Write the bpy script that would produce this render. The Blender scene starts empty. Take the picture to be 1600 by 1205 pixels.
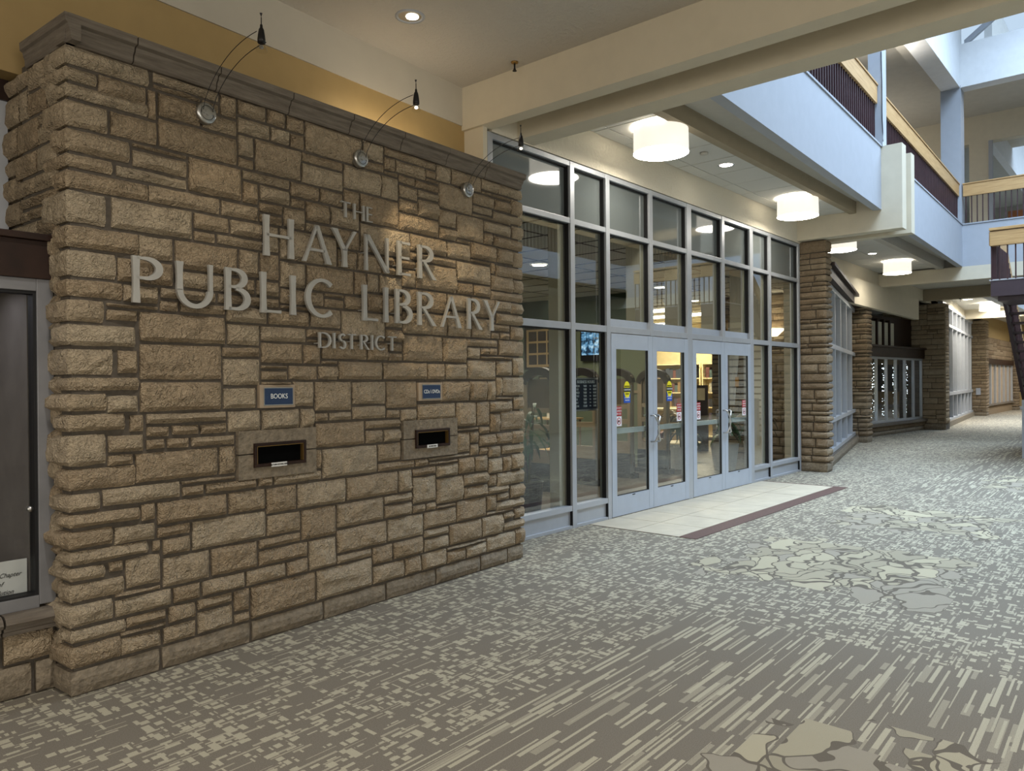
import bpy, math, random
from mathutils import Vector, Matrix, noise
R = random.Random(7)
sc = bpy.context.scene
COL = sc.collection
PI = math.pi

# ------------------------------------------------------------------ camera
yaw, pitch, roll, HC = math.radians(40.8), math.radians(-0.12), math.radians(-0.5), 1.62
fw = Vector((math.cos(yaw)*math.cos(pitch), math.sin(yaw)*math.cos(pitch), math.sin(pitch)))
rt = Vector((math.sin(yaw), -math.cos(yaw), 0)); upv = rt.cross(fw)
rr = math.cos(roll)*rt + math.sin(roll)*upv; uu = -math.sin(roll)*rt + math.cos(roll)*upv
cd = bpy.data.cameras.new('camera'); cam = bpy.data.objects.new('camera', cd); COL.objects.link(cam)
cd.sensor_width = 36; cd.lens = 1190/1600*36; cd.clip_start = .05; cd.clip_end = 300
cam.matrix_world = Matrix(((rr.x, uu.x, -fw.x, 0), (rr.y, uu.y, -fw.y, 0), (rr.z, uu.z, -fw.z, HC), (0, 0, 0, 1)))
sc.camera = cam
# ------------------------------------------------------------------ world, exposure, large lights
w = bpy.data.worlds.new('world'); sc.world = w; w.use_nodes = True
w.node_tree.nodes['Background'].inputs[0].default_value = (.62, .80, 1, 1)
w.node_tree.nodes['Background'].inputs[1].default_value = .45
sc.view_settings.view_transform = 'Standard'; sc.view_settings.look = 'None'
sc.view_settings.gamma = 1; sc.view_settings.use_curve_mapping = False
sc.view_settings.exposure = 0.95
sc.cycles.use_denoising = True
sc.cycles.max_bounces = 7; sc.cycles.diffuse_bounces = 4; sc.cycles.glossy_bounces = 3
sc.cycles.transparent_max_bounces = 12; sc.cycles.transmission_bounces = 4
sc.cycles.sample_clamp_indirect = 4; sc.cycles.caustics_reflective = False; sc.cycles.caustics_refractive = False
SKY = (.60, .78, 1); WARM = (1, .80, .56); NEUT = (1, .93, .82)

def light(name, kind, loc, e, col, size=.1, sy=None, rot=(0, 0, 0), spot=None, blend=.5, parent=None, spread=None):
    l = bpy.data.lights.new(name, kind); l.energy = e; l.color = col
    if kind == 'AREA':
        l.size = size
        if spread: l.spread = math.radians(spread)
        if sy: l.shape = 'RECTANGLE'; l.size_y = sy
    else: l.shadow_soft_size = size
    if kind == 'SPOT': l.spot_size = spot; l.spot_blend = blend
    o = bpy.data.objects.new(name, l); COL.objects.link(o); o.location = loc; o.rotation_euler = rot
    if parent: o.parent = parent
    return o
light('skylight_daylight', 'AREA', (14, 0.0, 11.6), 1400, SKY, 13, 5.4, spread=140)
light('skylight_daylight_far', 'AREA', (33, 0.0, 11.6), 1100, SKY, 16, 5, spread=110)
light('added_side_fill', 'AREA', (-1.5, -8.8, 2.4), 190, (1, .95, .88), 8, 3.2, rot=(PI/2, 0, 0))  # added fill without a real window, lifts the stone wall and beams
light('added_rear_fill', 'AREA', (-7.8, 0, 2.4), 120, (1, .94, .85), 3.2, 8, rot=(0, -PI/2, 0))  # second added fill behind the camera, brightens the beam faces

# ------------------------------------------------------------------ materials
MATS = {}
def srgb(c):
    return tuple(((v/255)/12.92 if v/255 <= .04045 else ((v/255+.055)/1.055)**2.4) for v in c)
class NT:
    """small node builder"""
    def __init__(s, name):
        s.m = bpy.data.materials.new(name); s.m.use_nodes = True; s.t = s.m.node_tree
        s.b = s.t.nodes['Principled BSDF']; s.out = s.t.nodes['Material Output']
        MATS[name] = s.m
    def n(s, t, **k):
        x = s.t.nodes.new(t)
        for a, v in k.items(): setattr(x, a, v)
        return x
    def put(s, sock, v):
        if hasattr(v, 'is_output') or isinstance(v, bpy.types.NodeSocket): s.t.links.new(v, sock)
        else: sock.default_value = v
    def math(s, op, a, b=0.0, c=None):
        x = s.n('ShaderNodeMath', operation=op); s.put(x.inputs[0], a); s.put(x.inputs[1], b)
        if c is not None: s.put(x.inputs[2], c)
        return x.outputs[0]
    def mix(s, f, a, b, mode='MIX'):
        x = s.n('ShaderNodeMix', data_type='RGBA', blend_type=mode); s.put(x.inputs[0], f)
        s.put(x.inputs[6], a if not isinstance(a, tuple) else (*a[:3], 1)); s.put(x.inputs[7], b if not isinstance(b, tuple) else (*b[:3], 1))
        return x.outputs[2]
    def comb(s, a, b, c=0.0):
        x = s.n('ShaderNodeCombineXYZ'); s.put(x.inputs[0], a); s.put(x.inputs[1], b); s.put(x.inputs[2], c); return x.outputs[0]
    def pos(s):
        g = s.n('ShaderNodeNewGeometry'); x = s.n('ShaderNodeSeparateXYZ'); s.t.links.new(g.outputs['Position'], x.inputs[0])
        return g.outputs['Position'], x.outputs[0], x.outputs[1], x.outputs[2]
    def noise(s, v, scale, detail=4, rough=.55, out=0):
        x = s.n('ShaderNodeTexNoise'); s.put(x.inputs['Vector'], v); x.inputs['Scale'].default_value = scale
        x.inputs['Detail'].default_value = detail; x.inputs['Roughness'].default_value = rough; return x.outputs[out]
    def white(s, a, b, c=0.0):
        x = s.n('ShaderNodeTexWhiteNoise', noise_dimensions='3D'); s.put(x.inputs['Vector'], s.comb(a, b, c)); return x.outputs[0]
    def ramp(s, f, stops):
        x = s.n('ShaderNodeValToRGB'); s.put(x.inputs[0], f)
        while len(x.color_ramp.elements) < len(stops): x.color_ramp.elements.new(.5)
        for e, (p, c) in zip(x.color_ramp.elements, stops): e.position = p; e.color = (*c[:3], 1)
        return x.outputs[0]
    def bump(s, h, st=.3, d=.01, nrm=None):
        x = s.n('ShaderNodeBump'); s.put(x.inputs['Height'], h); x.inputs['Strength'].default_value = st; x.inputs['Distance'].default_value = d
        if nrm is not None: s.t.links.new(nrm, x.inputs['Normal'])
        s.t.links.new(x.outputs[0], s.b.inputs['Normal']); return x.outputs[0]
    def base(s, c, rough=.6, metal=0, spec=.4):
        s.put(s.b.inputs['Base Color'], (*c[:3], 1) if isinstance(c, tuple) else c)
        s.put(s.b.inputs['Roughness'], rough); s.b.inputs['Metallic'].default_value = metal
        s.b.inputs['Specular IOR Level'].default_value = spec; return s.m

def plain(name, c, rough=.6, metal=0, spec=.4, var=.06, sc_=6, bump=None, emit=None):
    k = NT(name); p = k.pos()[0]
    f = k.noise(p, sc_, 5)
    lo = tuple(max(0, v*(1-var*2)) for v in c); hi = tuple(min(1, v*(1+var*2)) for v in c)
    k.base(k.ramp(f, [(.3, lo), (.7, hi)]), rough, metal, spec)
    if bump: k.bump(k.noise(p, bump[0], 3), bump[1], bump[2])
    if emit:
        k.b.inputs['Emission Color'].default_value = (*emit[0], 1); k.b.inputs['Emission Strength'].default_value = emit[1]
    return k.m

def stone_mat(name, c1, c2, c3, dark=.55):
    k = NT(name); p, x, y, z = k.pos()
    oi = k.n('ShaderNodeObjectInfo').outputs['Random']
    base = k.ramp(oi, [(0, c1), (.35, c2), (.7, c3), (1, c1)])
    n1 = k.noise(p, 9, 6, .6); n2 = k.noise(p, 55, 6, .7)
    c = k.mix(k.math('MULTIPLY', k.ramp(n1, [(.35, (0, 0, 0)), (.7, (1, 1, 1))]), .45), base, tuple(v*dark for v in c2))
    c = k.mix(k.math('MULTIPLY', k.ramp(n2, [(.45, (0, 0, 0)), (.75, (1, 1, 1))]), .35), c, tuple(min(1, v*1.55) for v in c3))
    k.base(c, .88, 0, .25)
    v = k.n('ShaderNodeTexVoronoi', feature='F1'); k.put(v.inputs['Vector'], k.n('ShaderNodeVectorMath', operation='ADD').outputs[0])
    va = v.inputs['Vector'].links[0].from_node
    k.t.links.new(p, va.inputs[0]); k.t.links.new(k.noise(p, 12, 3, .5, 1), va.inputs[1]); v.inputs['Scale'].default_value = 16
    h = k.math('ADD', k.math('MULTIPLY', v.outputs[0], .7), k.math('MULTIPLY', k.noise(p, 45, 8, .7), .8))
    rg = k.n('ShaderNodeTexNoise', noise_type='RIDGED_MULTIFRACTAL', normalize=True); k.put(rg.inputs['Vector'], va.outputs[0]); rg.inputs['Scale'].default_value = 7; rg.inputs['Detail'].default_value = 6; rg.inputs['Roughness'].default_value = .55
    h = k.math('ADD', h, k.math('MULTIPLY', rg.outputs[0], 1.5))
    k.bump(h, .95, .02)
    ridge_tone = k.ramp(rg.outputs[0], [(.55, (0, 0, 0)), (.85, (1, 1, 1))])  # lighter tone along the noise ridges
    c = k.mix(k.math('MULTIPLY', ridge_tone, .30), c, tuple(min(1, v*1.45) for v in c3))
    k.base(c, .88, 0, .25)
    return k.m

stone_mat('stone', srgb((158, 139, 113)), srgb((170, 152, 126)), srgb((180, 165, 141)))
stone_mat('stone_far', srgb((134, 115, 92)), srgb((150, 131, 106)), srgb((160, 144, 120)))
stone_mat('cast_stone', srgb((112, 101, 88)), srgb((120, 109, 95)), srgb((110, 98, 84)), .7)
plain('smooth_stone', srgb((124, 113, 96)), .9, var=.14, sc_=26, bump=(45, .9, .014))
plain('mortar', srgb((86, 79, 70)), .95, var=.1, sc_=30, bump=(120, .4, .004))
plain('cream_paint', srgb((204, 195, 174)), .75, var=.015, bump=(90, .05, .003))
plain('tan_paint', srgb((166, 142, 96)), .7, var=.02, bump=(90, .05, .003))
plain('beam_paint', srgb((156, 143, 120)), .75, var=.02)
plain('band_paint', srgb((188, 182, 168)), .7, var=.02, sc_=3, bump=(50, .1, .003))
plain('well_white_lit', srgb((222, 224, 226)), .7, var=.015)  # white paint lightened so the wells look daylit
plain('white_paint', srgb((164, 168, 175)), .7, var=.015, bump=(90, .04, .003))
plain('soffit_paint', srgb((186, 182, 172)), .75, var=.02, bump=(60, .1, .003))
def textured(name, c):
    k = NT(name); p = k.pos()[0]
    k.base((*c, 1), .85, 0, .2)
    a = k.ramp(k.noise(p, 22, 5, .6), [(.45, (0, 0, 0)), (.62, (1, 1, 1))])
    k.bump(a, .5, .006); return k.m
textured('knockdown_ceiling', srgb((192, 187, 178))); textured('knockdown_plaster', srgb((214, 206, 188)))
plain('acoustic_tile', srgb((205, 203, 196)), .9, var=.02, sc_=200, bump=(250, .25, .002))
plain('tile_grid', srgb((212, 210, 203)), .6)
plain('aluminum', srgb((176, 180, 186)), .38, .3, .5, var=.02)
plain('dull_aluminum', srgb((122, 122, 124)), .45, .3)
plain('door_aluminum', srgb((178, 186, 198)), .42, .2, .5, var=.02)
plain('brushed_steel', srgb((190, 190, 188)), .28, .95, .5, var=.03)
plain('letter_metal', srgb((172, 170, 164)), .45, .25, .5, var=.03, sc_=14)
plain('black_rubber', srgb((12, 12, 14)), .6)
plain('black_plastic', srgb((16, 15, 16)), .45)
plain('void_black', (.004, .004, .004), 1, spec=0)
plain('dark_wood', srgb((42, 26, 18)), .45, var=.16, sc_=9, spec=.25)
plain('baluster_wood', srgb((62, 40, 42)), .45, var=.1, sc_=9)
plain('stair_paint', srgb((62, 50, 56)), .45, var=.05)
plain('white_label', srgb((214, 214, 210)), .6)
plain('navy', srgb((38, 56, 86)), .45)
plain('sign_dark', srgb((28, 34, 48)), .4)
plain('plaque_frame', srgb((158, 141, 120)), .6)
plain('wood_board', srgb((186, 158, 112)), .6, var=.05)
plain('white_ink', srgb((222, 226, 226)), .5)
plain('black_ink', srgb((22, 20, 22)), .6)
plain('yellow_sticker', srgb((236, 224, 40)), .5)
plain('blue_sticker', srgb((30, 86, 190)), .5)
plain('red_sticker', srgb((176, 36, 48)), .5)
plain('white_sticker', srgb((228, 226, 230)), .5)
plain('floor_tile', srgb((178, 169, 150)), .62, var=.05, sc_=4)
plain('grout', srgb((118, 108, 96)), .9)
plain('brown_border', srgb((84, 62, 56)), .7, var=.08, sc_=80)
plain('green_wall', srgb((112, 120, 98)), .8, var=.02)
plain('dark_green_wall', srgb((66, 82, 74)), .8, var=.02)
plain('interior_floor', srgb((96, 90, 80)), .45, var=.1, sc_=3)
plain('mat_black', srgb((52, 52, 54)), .9, var=.1, sc_=60)
plain('gate_tan', srgb((152, 136, 112)), .5, var=.03)
plain('gate_dark', srgb((40, 35, 32)), .45)
plain('push_bar_paint', srgb((216, 222, 218)), .5)
plain('gate_panel', srgb((98, 88, 72)), .5)
plain('paper', srgb((214, 208, 192)), .8)
plain('leaf', srgb((52, 92, 44)), .5, var=.25, sc_=8)
plain('leaf_dark', srgb((36, 60, 36)), .5, var=.2, sc_=8)
plain('stem', srgb((92, 84, 54)), .7)
plain('white_pot', srgb((206, 208, 206)), .5)
plain('maroon_fabric', srgb((96, 44, 48)), .8)
plain('shelf_cream', srgb((206, 190, 150)), .6)
plain('picture_mount', srgb((172, 158, 128)), .7)
plain('picture_dark', srgb((54, 42, 36)), .6)
plain('orange_wood', srgb((168, 104, 56)), .45, var=.1)
plain('brass', srgb((150, 118, 66)), .35, .8)
plain('flag_white', srgb((206, 210, 216)), .8, var=.04)
plain('flag_gold', srgb((206, 148, 40)), .7)
plain('blind', srgb((206, 204, 186)), .6, var=.03, sc_=2)
plain('blind_lower', srgb((150, 156, 166)), .5, var=.03, sc_=2)
plain('case_lining', srgb((112, 106, 102)), .8)
plain('bulb_glow', (.9, .9, .9), .5, emit=((1, .88, .66), 1.6))
plain('dark_inside', srgb((30, 32, 36)), .8)
plain('drum_shade', (.95, .93, .88), .8, emit=((1, .93, .80), .42))
plain('drum_diffuser', (.95, .95, .92), .8, emit=((1, .93, .80), 17))
plain('lamp_glow', (.9, .9, .9), .5, emit=((1, .92, .76), 14.0))
plain('lamp_glow_soft', (.9, .9, .9), .5, emit=((1, .84, .55), 3.0))
plain('tube_glow', (.9, .9, .9), .5, emit=((1, .93, .74), 7.0))
plain('fairy_white', (.9, .9, .9), .5, emit=((.75, .9, 1), 4.0))
plain('fairy_gold', (.9, .9, .9), .5, emit=((1, .82, .4), 5.0))
plain('bowl_glow', (.9, .85, .75), .5, emit=((1, .88, .62), 2.2))
for i, c in enumerate([(44, 50, 62), (84, 48, 44), (150, 144, 128), (44, 44, 46), (62, 78, 76), (118, 92, 60), (70, 60, 72)]):
    plain('book_%d' % i, srgb(c), .6)

def oak():
    k = NT('oak'); p, x, y, z = k.pos()
    v = k.comb(k.math('MULTIPLY', x, 1.2), k.math('MULTIPLY', y, 1.2), k.math('MULTIPLY', z, 26))
    f = k.noise(v, 2.0, 6, .6)
    k.base(k.ramp(f, [(.3, srgb((170, 132, 84))), (.7, srgb((204, 168, 118)))]), .5, 0, .4)
oak()
def cap_mat():
    k = NT('cap_stone'); p, x, y, z = k.pos()
    v = k.comb(k.math('MULTIPLY', x, 2), k.math('MULTIPLY', y, 2), k.math('MULTIPLY', z, 26))
    f = k.noise(v, 2.2, 7, .65)
    k.base(k.ramp(f, [(.3, srgb((92, 84, 75))), (.5, srgb((110, 102, 92))), (.72, srgb((126, 118, 107)))]), .85, 0, .25)
    k.bump(k.noise(p, 80, 6, .7), .5, .006)
cap_mat()
def glass(name, tint, ior=1.55, boost=1.0):
    k = NT(name); t = k.t
    tr = k.n('ShaderNodeBsdfTransparent'); tr.inputs[0].default_value = (*tint, 1)
    gl = k.n('ShaderNodeBsdfGlossy'); gl.inputs['Roughness'].default_value = .003; gl.inputs[0].default_value = (1, 1, 1, 1)
    fr = k.n('ShaderNodeFresnel'); fr.inputs[0].default_value = ior
    bf = k.n('ShaderNodeNewGeometry').outputs['Backfacing']   # thin pane: reflect once, at the face that is met first
    f = k.math('MULTIPLY', k.math('MINIMUM', k.math('MULTIPLY', fr.outputs[0], boost), 1.0), k.math('SUBTRACT', 1.0, bf))
    mx = k.n('ShaderNodeMixShader'); k.put(mx.inputs[0], f); t.links.new(tr.outputs[0], mx.inputs[1]); t.links.new(gl.outputs[0], mx.inputs[2])
    t.links.new(mx.outputs[0], k.out.inputs['Surface']); return k.m
glass('glass', (.84, .86, .85), 1.5, 2.2)
glass('case_glass', (.90, .91, .91), 1.45, .7)
k = NT('spandrel_glass'); k.base((.15, .17, .17, 1), .05, 0, 1.0); k.b.inputs['IOR'].default_value = 1.9
def screen():
    k = NT('screen'); p = k.pos()[0]
    c = k.ramp(k.noise(p, 9, 3), [(.42, (.01, .03, .06)), (.52, (.12, .3, .5)), (.62, (.5, .7, .85))])
    k.base((.01, .01, .01, 1), .2); k.t.links.new(c, k.b.inputs['Emission Color']); k.b.inputs['Emission Strength'].default_value = .8
screen()

def carpet():
    k = NT('carpet'); P, X0, Y0, Z0 = k.pos(); M = k.math
    # the tiles were laid a hair off the axis of the building
    X = M('ADD', X0, M('MULTIPLY', Y0, -.02)); Y = M('ADD', Y0, M('MULTIPLY', X0, -.025))
    wob = M('MULTIPLY', M('SUBTRACT', k.noise(P, 160, 2), .5), .006)
    Xw = M('ADD', X, wob); Yw = M('ADD', Y, wob)
    def fl(v): return M('FLOOR', v)
    def fr(v): return M('FRACT', v)
    def gt(a, b): return M('GREATER_THAN', a, b)
    def lt(a, b): return M('LESS_THAN', a, b)
    def mul(*a):
        r = a[0]
        for b in a[1:]: r = M('MULTIPLY', r, b)
        return r
    def dash(S, T, wt, ln, thr, seed, thin=.15, jl=.12):
        """dashes running along S in rows of width wt across T"""
        row = fl(M('DIVIDE', T, wt)); ft = fr(M('DIVIDE', T, wt))
        off = M('MULTIPLY', k.white(row, seed), 7.3)
        lr = M('ADD', .6, M('MULTIPLY', k.white(row, seed+3.3), .9))
        s = M('ADD', M('DIVIDE', S, M('MULTIPLY', lr, ln)), off)
        cell = fl(s); fs = fr(s)
        on = gt(k.white(row, cell, seed+1.7), thr)
        wd = M('ADD', .35, M('MULTIPLY', k.white(row, cell, seed+5.1), .6))
        a = k.white(row, cell, seed+9.2)
        return mul(on, gt(ft, thin), lt(ft, wd), gt(fs, jl), lt(fs, M('ADD', .55, M('MULTIPLY', a, .45)))), a
    # long stripes along the corridor
    s1, a1 = dash(Xw, Yw, .034, .55, .60, 2.0); s2, a2 = dash(Xw, Yw, .052, .42, .66, 14.0); s3, a3 = dash(Xw, M('ADD', Yw, .01), .017, .62, .80, 31.0)
    # small blocks and short dashes
    den = M('ADD', .10, M('MULTIPLY', k.noise(P, 1.6, 2), .62))
    b1, c1 = dash(Xw, Yw, .055, .095, den, 41.0, .18, .2); b2, c2 = dash(Yw, Xw, .062, .11, M('ADD', den, .12), 57.0, .2, .16)
    b3, c3 = dash(Xw, Yw, .024, .20, M('ADD', den, .28), 71.0, .2, .1)
    gx = gt(fr(M('DIVIDE', Xw, .082)), .16)
    gy = gt(fr(M('DIVIDE', Yw, .105)), .10)
    blocks = mul(M('MAXIMUM', mul(b1, gx), mul(b2, gy)), 1.0); blocks = M('MAXIMUM', blocks, mul(b3, .75))
    stripes = M('MAXIMUM', M('MAXIMUM', s1, mul(s2, .55)), mul(s3, .9))
    def zone(x0, x1, y0, y1, px=X, py=Y): return mul(gt(px, x0), lt(px, x1), gt(py, y0), lt(py, y1))
    zs = M('MAXIMUM', zone(-9, 4.86, -9, 2.44), zone(12.1, 60, -9, 2.62))
    pat = M('ADD', mul(zs, stripes), mul(M('SUBTRACT', 1.0, zs), blocks))
    # leaded glass patches
    dn = k.n('ShaderNodeVectorMath', operation='MULTIPLY_ADD'); k.put(dn.inputs[0], k.noise(P, 2.6, 2, .5, 1)); dn.inputs[1].default_value = (.55, .55, 0); k.put(dn.inputs[2], k.comb(M('MULTIPLY', X, .62), Y, 0.0))
    vo = k.n('ShaderNodeTexVoronoi', feature='DISTANCE_TO_EDGE'); k.put(vo.inputs['Vector'], dn.outputs[0]); vo.inputs['Scale'].default_value = 4.6; vo.inputs['Randomness'].default_value = 1
    vc = k.n('ShaderNodeTexVoronoi', feature='F1'); k.put(vc.inputs['Vector'], dn.outputs[0]); vc.inputs['Scale'].default_value = 4.6
    sp = k.n('ShaderNodeSeparateXYZ'); k.put(sp.inputs[0], vc.outputs['Color'])
    vo2 = k.n('ShaderNodeTexVoronoi', feature='DISTANCE_TO_EDGE'); k.put(vo2.inputs['Vector'], dn.outputs[0]); vo2.inputs['Scale'].default_value = 2.3; vo2.inputs['Randomness'].default_value = 1
    lead = mul(gt(vo.outputs[0], .038), gt(vo2.outputs[0], .020))
    # ragged outline of each patch
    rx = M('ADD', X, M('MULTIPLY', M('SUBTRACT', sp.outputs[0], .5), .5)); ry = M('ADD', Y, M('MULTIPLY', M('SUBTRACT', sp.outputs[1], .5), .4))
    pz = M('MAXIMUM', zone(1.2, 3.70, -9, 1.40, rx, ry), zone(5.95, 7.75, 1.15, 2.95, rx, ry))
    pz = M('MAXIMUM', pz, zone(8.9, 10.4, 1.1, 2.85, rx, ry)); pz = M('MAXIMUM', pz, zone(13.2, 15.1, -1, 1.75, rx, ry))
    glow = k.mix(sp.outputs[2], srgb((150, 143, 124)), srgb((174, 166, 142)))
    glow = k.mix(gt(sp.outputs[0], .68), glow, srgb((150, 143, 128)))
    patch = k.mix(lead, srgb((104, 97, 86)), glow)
    g = M('ADD', M('MULTIPLY', k.noise(P, 420, 2), .5), M('MULTIPLY', k.noise(P, 170, 3, .8), .5)); g = M('MULTIPLY', M('SUBTRACT', g, .32), 2.6); g.node.use_clamp = True; g2 = k.noise(P, 1.1, 3)
    basec = k.mix(g, srgb((92, 86, 77)), srgb((146, 139, 126)))
    basec = k.mix(M('MULTIPLY', g2, .25), basec, srgb((122, 114, 102)))
    rib = M('MULTIPLY', fr(M('DIVIDE', Y, .0085)), .5)
    cream = k.mix(g, srgb((158, 152, 133)), srgb((190, 183, 161)))
    col = k.mix(pat, basec, cream)
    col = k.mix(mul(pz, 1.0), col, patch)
    k.base(col, .95, 0, .15)
    k.bump(M('ADD', g, rib), .5, .004)
carpet()

# ------------------------------------------------------------------ mesh helpers
class MB:
    def __init__(s): s.v = []; s.f = []
    def add(s, vs, fs):
        n = len(s.v); s.v += [tuple(v) for v in vs]; s.f += [tuple(i+n for i in f) for f in fs]; return s
    def box(s, x0, x1, y0, y1, z0, z1):
        return s.add([(x0, y0, z0), (x1, y0, z0), (x1, y1, z0), (x0, y1, z0), (x0, y0, z1), (x1, y0, z1), (x1, y1, z1), (x0, y1, z1)],
                     [(0, 3, 2, 1), (4, 5, 6, 7), (0, 1, 5, 4), (1, 2, 6, 5), (2, 3, 7, 6), (3, 0, 4, 7)])
    def bar(s, a, b, off0, off1, z0, z1):
        """box along plan line a-b between side offsets (left of a->b positive)"""
        a = Vector(a); b = Vector(b); d = (b-a).normalized(); n = Vector((-d.y, d.x))
        q = [a+n*off0, b+n*off0, b+n*off1, a+n*off1]
        vs = [(p.x, p.y, z0) for p in q]+[(p.x, p.y, z1) for p in q]
        return s.add(vs, [(0, 3, 2, 1), (4, 5, 6, 7), (0, 1, 5, 4), (1, 2, 6, 5), (2, 3, 7, 6), (3, 0, 4, 7)])
    def hexa(s, q):
        return s.add(q, [(0, 3, 2, 1), (4, 5, 6, 7), (0, 1, 5, 4), (1, 2, 6, 5), (2, 3, 7, 6), (3, 0, 4, 7)])
    def lathe(s, prof, c=(0, 0), n=24, z=0, cap=True):
        vs = []; fs = []
        for r_, h in prof:
            for i in range(n):
                a = 2*PI*i/n; vs.append((c[0]+r_*math.cos(a), c[1]+r_*math.sin(a), z+h))
        m = len(prof)
        for j in range(m-1):
            for i in range(n):
                fs.append((j*n+i, j*n+(i+1) % n, (j+1)*n+(i+1) % n, (j+1)*n+i))
        if cap: fs.append(tuple(range(n))[::-1]); fs.append(tuple((m-1)*n+i for i in range(n)))
        return s.add(vs, fs)
    def tube(s, pts, r_, n=8):
        pts = [Vector(p) for p in pts]; vs = []; fs = []
        for i, p in enumerate(pts):
            t = (pts[min(i+1, len(pts)-1)]-pts[max(i-1, 0)]).normalized()
            a = t.cross(Vector((0, 0, 1)))
            if a.length < .05: a = t.cross(Vector((0, 1, 0)))
            a.normalize(); b = t.cross(a); rad = r_[i] if isinstance(r_, (list, tuple)) else r_
            for j in range(n):
                g = 2*PI*j/n; vs.append(p+a*rad*math.cos(g)+b*rad*math.sin(g))
        for i in range(len(pts)-1):
            for j in range(n): fs.append((i*n+j, i*n+(j+1) % n, (i+1)*n+(j+1) % n, (i+1)*n+j))
        fs.append(tuple(range(n))); fs.append(tuple((len(pts)-1)*n+j for j in range(n))[::-1])
        return s.add(vs, fs)
    def prism(s, poly, axis, a, b):
        """extrude 2D polygon; axis x: (y,z), y: (x,z), z: (x,y)"""
        def mk(p, t): return {'x': (t, p[0], p[1]), 'y': (p[0], t, p[1]), 'z': (p[0], p[1], t)}[axis]
        n = len(poly); vs = [mk(p, a) for p in poly]+[mk(p, b) for p in poly]
        return s.add(vs, [tuple(range(n)), tuple(range(2*n-1, n-1, -1))]+[(i, i+n, (i+1) % n+n, (i+1) % n) for i in range(n)])
    def build(s, name, mat, parent=None, smooth=False, loc=None, rotz=0, fix=True, bevel=0):
        me = bpy.data.meshes.new(name); me.from_pydata(s.v, [], s.f)
        if fix:
            import bmesh
            bm = bmesh.new(); bm.from_mesh(me); bmesh.ops.recalc_face_normals(bm, faces=bm.faces)
            if bevel: bmesh.ops.bevel(bm, geom=bm.edges[:], offset=bevel, segments=2, affect='EDGES', profile=.6)
            bm.to_mesh(me); bm.free()
        me.materials.append(MATS[mat])
        if smooth: me.shade_smooth()
        o = bpy.data.objects.new(name, me); COL.objects.link(o)
        if parent: o.parent = parent
        if loc: o.location = loc
        o.rotation_euler = (0, 0, rotz)
        return o
def empty(name, loc=(0, 0, 0), rz=0):
    o = bpy.data.objects.new(name, None); o.empty_display_size = .1; COL.objects.link(o); o.location = loc; o.rotation_euler = (0, 0, rz); return o
def tag(o, label=None, cat=None, group=None, kind=None):
    if label: o['label'] = label
    if cat: o['category'] = cat
    if group: o['group'] = group
    if kind: o['kind'] = kind
    return o
def struct(o, label=None, cat='wall'): return tag(o, label, cat, None, 'structure')
def sbox(name, mat, x0, x1, y0, y1, z0, z1, label, cat='wall', parent=None):
    return struct(MB().box(x0, x1, y0, y1, z0, z1).build(name, mat, parent), label, cat)
def copytree(o, parent=None):
    c = o.copy(); COL.objects.link(c)
    if parent: c.parent = parent
    for ch in [q for q in o.children]: copytree(ch, c)
    return c
def text(s, mat, parent, loc, size, rot=(PI/2, 0, 0), ext=.0015, align='CENTER', name='lettering', shear=0, sx=1):
    cu = bpy.data.curves.new(name, 'FONT'); cu.body = s; cu.size = size; cu.extrude = ext; cu.align_x = align; cu.align_y = 'CENTER'; cu.shear = shear; cu.resolution_u = 3
    t = bpy.data.objects.new(name, cu); COL.objects.link(t)
    bpy.context.view_layer.update()
    me = bpy.data.meshes.new_from_object(t); bpy.data.objects.remove(t)
    me.name = name; me.materials.clear(); me.materials.append(MATS[mat])
    o = bpy.data.objects.new(name, me); COL.objects.link(o); o.parent = parent; o.location = loc; o.rotation_euler = rot; o.scale = (sx, 1, 1); return o

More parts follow.
